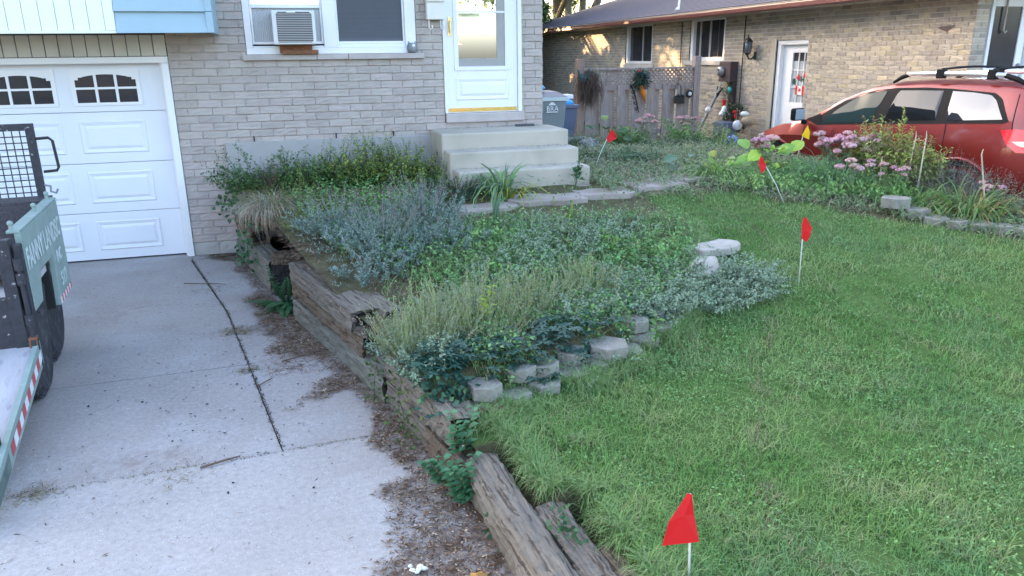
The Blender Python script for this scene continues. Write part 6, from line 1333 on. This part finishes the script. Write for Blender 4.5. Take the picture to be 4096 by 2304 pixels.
tag(trimesh('bed_weeds', *cat_([b1, b2]), M['leaf']), None, None, kind='stuff')
# flattened cut foliage on the far bed and the path side
def fd(X, Y): return ((bedright(X, Y) | ((X > 3.3) & (Y > 6.9))) & (Y < 13.6) & (X < 8) & (fbm(X, Y, 2.5, 12) > .30))*np.clip(1.25-.09*Y, .2, 1)
X, Y = region(52000, 3.1, 8.2, 4.4, 13.5, fd); n = len(X); C = wchoice([(.19, .29, .14), (.25, .34, .17), (.32, .36, .21), (.15, .23, .12), (.40, .35, .24)], n)
b1 = blades(P3(X, Y, .005), rng.uniform(.08, .26, n), .008, rng.uniform(0, 6.283, n), rng.uniform(.9, 1.55, n), C, rng.uniform(0, .5, n), 3)
X, Y = region(22000, 3.1, 8.2, 4.4, 13.5, fd); n = len(X); b2 = leaves(P3(X, Y, rng.uniform(.01, .09, n)), rng.normal(0, 1, (n, 3))*[1, 1, .4], .05, .024, wchoice([(.15, .29, .12), (.22, .36, .16), (.29, .37, .17), (.09, .18, .09)], n))
tag(trimesh('cut_foliage', *cat_([b1, b2]), M['leaf']), None, None, kind='stuff')
# longer unmown grass along the stones and the logs
k = 15000; u = rng.uniform(0, 1, k); X = .78+u*2.75; Y = stoney(X)-.10-np.abs(rng.normal(0, .07, k)); k2 = 5200; Y2 = rng.uniform(1.4, 3.5, k2); X2 = wallx(Y2)+np.where(Y2 < 2.82, .37, .22)+np.abs(rng.normal(0, .05, k2)); X = np.r_[X, X2]; Y = np.r_[Y, Y2]; n = len(X)
keep = vn(X, Y, 6, 5) > .35; X, Y = X[keep], Y[keep]; n = len(X)
tag(trimesh('unmown_grass', *blades(P3(X, Y), rng.uniform(.06, .15, n), .0042, rng.uniform(0, 6.283, n), rng.uniform(.2, 1.2, n), wchoice([(.16, .31, .10), (.22, .36, .13), (.30, .38, .17)], n), rng.uniform(0, 1.0, n), 3), M['grass']), None, None, kind='stuff')
# straw and bark litter
def litter(n, xf, yf, cols, l0, l1, w0, lift=.004):
    X, Y = xf, yf; n = len(X); z = np.where(X < wallx(Y), .002, H(X, Y)+.006); a = rng.uniform(0, 6.283, n); P = np.stack([X, Y, z+rng.uniform(.0, .012, n)], 1)
    D = np.stack([np.cos(a), np.sin(a), rng.normal(0, .12, n)], 1); return leaves(P, D, rng.uniform(l0, l1, n), w0*rng.uniform(.6, 1.5, n), wchoice(cols, n, .35), up=unit(rng.normal(0, .25, (n, 3))+np.array([0, 0, 1])), fold=.05, curl=.03)
def ld(X, Y):
    dist = wallx(Y)-X; nn = fbm(X, Y, 1.7, 3); n2 = fbm(X, Y, 6, 9); wd = .15+.75*np.clip((nn-.34)*2.4, 0, 1)*np.clip(1.25-.35*np.abs(Y-4), .55, 1.2)
    return (dist > -.01)*np.clip((wd-dist)/.12+.5*(n2-.5), 0.004, 1)
X, Y = region(120000, -1.5, .84, 1.5, 8.9, ld)
l1 = litter(0, X, Y, [(.12, .075, .05), (.17, .11, .075), (.07, .048, .035), (.30, .22, .15)], .014, .05, .0045)
m = len(X)//7; l2 = litter(0, X[:m], Y[:m], [(.30, .20, .13), (.42, .30, .2), (.5, .42, .33), (.16, .09, .06)], .008, .02, .010)
X2, Y2 = region(16000, -.3, 1.6, 5.1, 8.4, lambda x, y: inbed(x, y)*(fbm(x, y, 3, 3) > .4)*1.); l3 = litter(0, X2, Y2, [(.13, .085, .065), (.20, .13, .10), (.30, .22, .16)], .02, .09, .004)
tag(trimesh('bark_litter', *cat_([l1, l2, l3]), M['dry']), None, None, kind='stuff')
# debris specks on the driveway
n = 500; X = rng.uniform(-3, .7, n); Y = rng.uniform(1.4, 8.6, n); k = X < wallx(Y)-.05; X, Y = X[k], Y[k]; sp = litter(0, X, Y, [(.10, .08, .07), (.16, .12, .10)], .006, .022, .007)
n = 75; X = rng.normal(-.7, .45, n); Y = rng.normal(4.75, .6, n); sp2 = litter(0, X, Y, [(.03, .027, .025), (.05, .04, .035)], .010, .024, .014); sp = cat_([sp, sp2])
tw = []
for (x, y, s_, n) in ((-.53, 6.15, .15, 520), (-.42, 5.28, .10, 170), (-1.42, 3.93, .13, 260), (-.72, 3.9, .22, 120), (-.85, 7.5, .25, 160), (-1.3, 7.1, .2, 60), (-.2, 6.9, .2, 160)):
    X = x+rng.normal(0, s_*.55, n); Y = y+rng.normal(0, s_*.4, n); tw.append(litter(0, X, Y, [(.20, .17, .10), (.28, .22, .13), (.12, .09, .06)], .02, .07, .003))
tag(trimesh('driveway_debris', *cat_([sp]+tw), M['dry']), None, None, kind='stuff')
# leaf bits and grit lying on the treads
n = 260; tr_ = rng.integers(0, 3, n); zt_ = np.array([1.308, 1.138, .969])[tr_]; y0_ = np.array([8.28, 7.96, 7.68])[tr_]; y1_ = np.array([8.92, 8.23, 7.91])[tr_]; X = rng.uniform(1.7, 3.02, n)
Y = np.maximum(y1_-np.abs(rng.normal(0, .10, n)), y0_); a = rng.uniform(0, 6.28, n)
tag(trimesh('step_litter', *leaves(np.stack([X, Y, zt_+.003], 1), np.stack([np.cos(a), np.sin(a), rng.uniform(0, .15, n)], 1), rng.uniform(.012, .05, n), .010, wchoice([(.13, .09, .06), (.22, .16, .10), (.08, .07, .05)], n), up=np.tile([0, 0, 1.], (n, 1)), fold=.1), M['dry']), None, None, kind='stuff')
# moss and grit in the driveway joint
n = 1500; t = rng.uniform(0, 1, n); Y = 8.74-4.7*t; X = np.interp(Y, [4.05, 6.69, 8.745], [-.197, -.653, -1.149])+rng.normal(0, .006, n); jl = litter(0, X, Y, [(.04, .035, .03), (.08, .07, .05)], .008, .02, .006)
n = 420; X = rng.uniform(-1.9, .35, n); Y = 3.69+.0525*(X+6)+rng.normal(0, .008, n); j2 = litter(0, X, Y, [(.05, .045, .04), (.12, .12, .06)], .006, .016, .005)
tag(trimesh('joint_grit', *cat_([jl, j2]), M['dry']), None, None, kind='stuff')
for (pts, r_, lb) in (([(.08, 4.95, .012), (.30, 4.62, .02), (.36, 4.55, .012)], .004, 'thin forked twig on the bark litter by the tall timbers'), ([(-.62, 3.93, .012), (-.50, 3.96, .02), (-.42, 4.0, .012)], .006, 'short brown twig lying on the cross joint of the driveway'), ([(-.36, 4.95, .01), (-.28, 5.02, .02), (-.26, 5.06, .01)], .004, 'little curved twig beside the long driveway joint'), ([(-.20, 5.35, .012), (.05, 5.45, .02), (.16, 5.5, .012)], .005, 'straight dark twig near the foot of the tall timbers'), ([(-1.12, 7.75, .01), (-.85, 7.62, .02), (-.72, 7.58, .012)], .004, 'twig crossing the driveway joint near the house')):
    v = MB(); v.tube(pts, [r_, r_, r_*.5], 6); tag(v.build('twig', M['wood_br']), lb, 'twig')
v = MB()
for k in range(12): v.ball((.36+rnd.uniform(-.03, .03), 2.745+rnd.uniform(-.02, .02), .014+rnd.uniform(0, .008)), rnd.uniform(.006, .013), 8, 5, (1.2, 1, .8), .2)
tag(v.build('foam_crumbs', M['ball']), 'small clump of white foam crumbs at the edge of the bark litter', 'crumbs')
lv = [(.30, 2.28, (.42, .26, .20), .045, 'pinkish tan fallen leaf on the bare concrete in the foreground'), (.60, 2.13, (.55, .42, .30), .065, 'pale tan leaf lying in the litter beside the foreground log'), (.62, 2.40, (.045, .10, .05), .07, 'dark green fallen leaf against the foreground log'), (.58, 2.60, (.45, .25, .08), .06, 'curled orange brown leaf by the end of the foreground log'), (.22, 2.52, (.5, .33, .12), .03, 'small yellow leaf near the foam crumbs')]
for (x, y, c, s_, lb) in lv:
    n = 3; vv, ff, cc = leaves(np.array([[x, y, .014]]*n)+rng.normal(0, .002, (n, 3)), np.stack([np.cos([.3, 1.0, 1.8]), np.sin([.3, 1.0, 1.8]), [.15, .1, .15]], 1), s_, s_*.6, np.tile(np.array(c), (n, 1)), fold=.2)
    tag(trimesh('fallen_leaf', vv, ff, cc, M['dry']), lb, 'leaf')
# ------------------------------------------------------------------ trees and houses beyond
def tree(x, y, h, cr, cz, sq, nleaf, label, cols, trunk=.16, ls=.16, name='tree', holes=None, limbs=6, zb_=.2, grp=None):
    t = thing(name, label, 'tree', (x, y, zb_), 0, grp); v = MB(); top = cz+cr*sq*.3; v.tube([(x, y, zb_), (x+.1, y, h*.3), (x-.05, y+.1, h*.55), (x, y, top)], [trunk, trunk*.8, trunk*.55, trunk*.15], 10)
    for k in range(limbs):
        a = k*2.4; z = h*.28+(top-h*.3)*k/limbs*.8; v.tube([(x, y, z), (x+math.cos(a)*cr*.45, y+math.sin(a)*cr*.45, z+cr*.4), (x+math.cos(a)*cr*.8, y+math.sin(a)*cr*.8, z+cr*.75)], [trunk*.45, trunk*.28, .02], 7)
    v.build('trunk', M['bark'], t, smooth=True)
    m = nleaf//60; cc = unit(rng.normal(0, 1, (m, 3)))*rng.uniform(.25, 1, (m, 1))**.45*cr; cc[:, 2] *= sq; cc += [x, y, cz]; k = np.repeat(np.arange(m), 60); P = cc[k]+rng.normal(0, cr*.11, (len(k), 3))
    sh = cvar((1, 1, 1), m, .35, .08)[k]
    if holes is not None:
        keep = np.ones(len(P), bool)
        for (hx, hy, hz, hr_) in holes:
            w_ = P-np.array([hx, hy, hz]); sd = np.array(SD); dd = w_-np.outer(w_ @ sd, sd); keep &= np.linalg.norm(dd, axis=1) > hr_*rng.uniform(.75, 1.2, len(P))
        P = P[keep]; sh = sh[keep]
    C = wchoice(cols, len(P), .2)*sh[:len(P)]/1.0
    trimesh('crown', *leaves(P, rng.normal(0, 1, (len(P), 3)), ls*rng.uniform(.7, 1.3, len(P)), ls*.6, np.clip(C, 0, 1)), M['leaf'], t); return t
TG = [(.06, .11, .035), (.09, .15, .045), (.05, .09, .03)]
tree(14.6, 41, 9, 3.2, 7.6, 1.0, 5200, 'leafy tree far behind the houses with several leaning stems', [(.16, .20, .05), (.10, .14, .05)], .38, .3)
for (x, y, z, r_, n) in ((10.9, 34.5, 3.3, 1.3, 3600),):
    tree(x, y, 3.8, r_, z, .9, n, 'green bush like tree showing in the gap beside the grey brick house', [(.10, .18, .05), (.17, .24, .06)], .12, .16)
v = MB()
for (a, b) in (((15.2, 40.2, .2), (14.7, 40.2, 8)), ((15.5, 40.2, .2), (15.9, 40.2, 8)), ((15.6, 40.2, 2.8), (17.6, 40.3, 7))): v.tube([a, b], [.28, .14], 8)
tag(v.build('bare_tree_stems', M['bark']), 'group of bare grey tree stems against the bright sky behind the bungalow', 'tree')
fh = thing('far_house', 'low pinkish roofed house far away in the gap between the two houses', 'house', (16, 48, .2)); v = MB(); v.box(10, 24, 48, 56, .2, 3.0); v.build('wall', M['farwall'], fh)
v = MB(); v.add([(9, 47.4, 2.9), (25, 47.4, 2.9), (25, 57, 2.9), (9, 57, 2.9), (12, 52, 4.6), (22, 52, 4.6)], [(0, 1, 5, 4), (1, 2, 5), (2, 3, 4, 5), (3, 0, 4), (0, 3, 2, 1)]); v.build('roof', mat('pink_roof', (.30, .21, .22), .9), fh)
# unseen garden trees added as sun screen; crown gaps aim sun patches at the bungalow
holes = [(9.4, 23.0, 2.35, 0.54), (9.4, 21.55, 2.45, 0.47), (9.4, 20.95, 1.95, 0.43), (9.4, 18.3, 2.15, 0.40), (9.4, 17.9, 1.85, 0.54), (9.4, 17.4, 1.75, 0.36), (9.4, 23.9, 2.2, 0.29), (9.4, 22.0, 2.55, 0.27), (9.4, 17.6, 2.6, 0.25), (9.4, 15.9, 2.1, 0.36), (9.4, 25.2, 1.5, 0.45), (8.9, 25.6, 2.95, 0.40), (8.9, 23.5, 2.95, 0.32), (8.9, 24.6, 2.95, 0.25), (8.9, 19.2, 2.95, 0.29), (10.5, 23.0, 3.5, 0.36), (11.0, 21.5, 3.7, 0.29)]
big = [(5.9, 27.5, 4.2, 2.9), (3.6, 30.3, 4.4, 3.4), (.8, 29.5, 5.0, 3.4), (-2.5, 28.0, 5.0, 3.6), (5.8, 31.5, 4.6, 3.2), (-6.5, 26.5, 5, 3.8), (-10.5, 24, 5, 3.8), (1.8, 32.5, 5.5, 3.6), (7.6, 30.0, 3.6, 2.2)]
tl_ = ['right of the row nearest the bungalow', 'second in the row', 'middle one of the row', 'fourth in the row', 'tall one behind the right of the row', 'sixth in the row', 'leftmost in the row', 'tall one behind the middle of the row', 'low one at the right end of the row']
for i_, (x, y, cz, r_) in enumerate(big): tree(x, y, 7, r_, cz, 1.25, 15000, 'unseen back garden tree added as sun screen, '+tl_[i_], TG, .22, .34, holes=holes, grp='unseen trees added to screen the low sun')
# across the street, seen only in reflections
oh = thing('house_across_street', 'orange brick bungalow across the street', 'house', (3, -24, 0)); v = MB(); v.box(-6, 12, -48, -40, -.1, 3.1); v.build('wall', mat('orange_brick', (.42, .17, .08), .9, .1), oh)
v = MB(); v.add([(-7, -39.3, 3.0), (13, -39.3, 3.0), (13, -49, 3.0), (-7, -49, 3.0), (-3, -44, 5.0), (9, -44, 5.0)], [(1, 0, 4, 5), (2, 1, 5), (3, 2, 5, 4), (0, 3, 4), (0, 1, 2, 3)]); v.build('roof', M['farroof'], oh)
v = MB()
for x in (-4, 0, 6): v.box(x, x+1.6, -39.99, -39.95, 1.0, 2.2)
v.build('window', M['glass_dark'], oh)
tree(-7, -15, 8, 2.8, 6.2, .9, 5200, 'street tree behind the camera to the left', TG, .2, .3); tree(9.5, -13, 8.5, 3.0, 6.6, .9, 5200, 'street tree behind the camera to the right', TG, .2, .3)
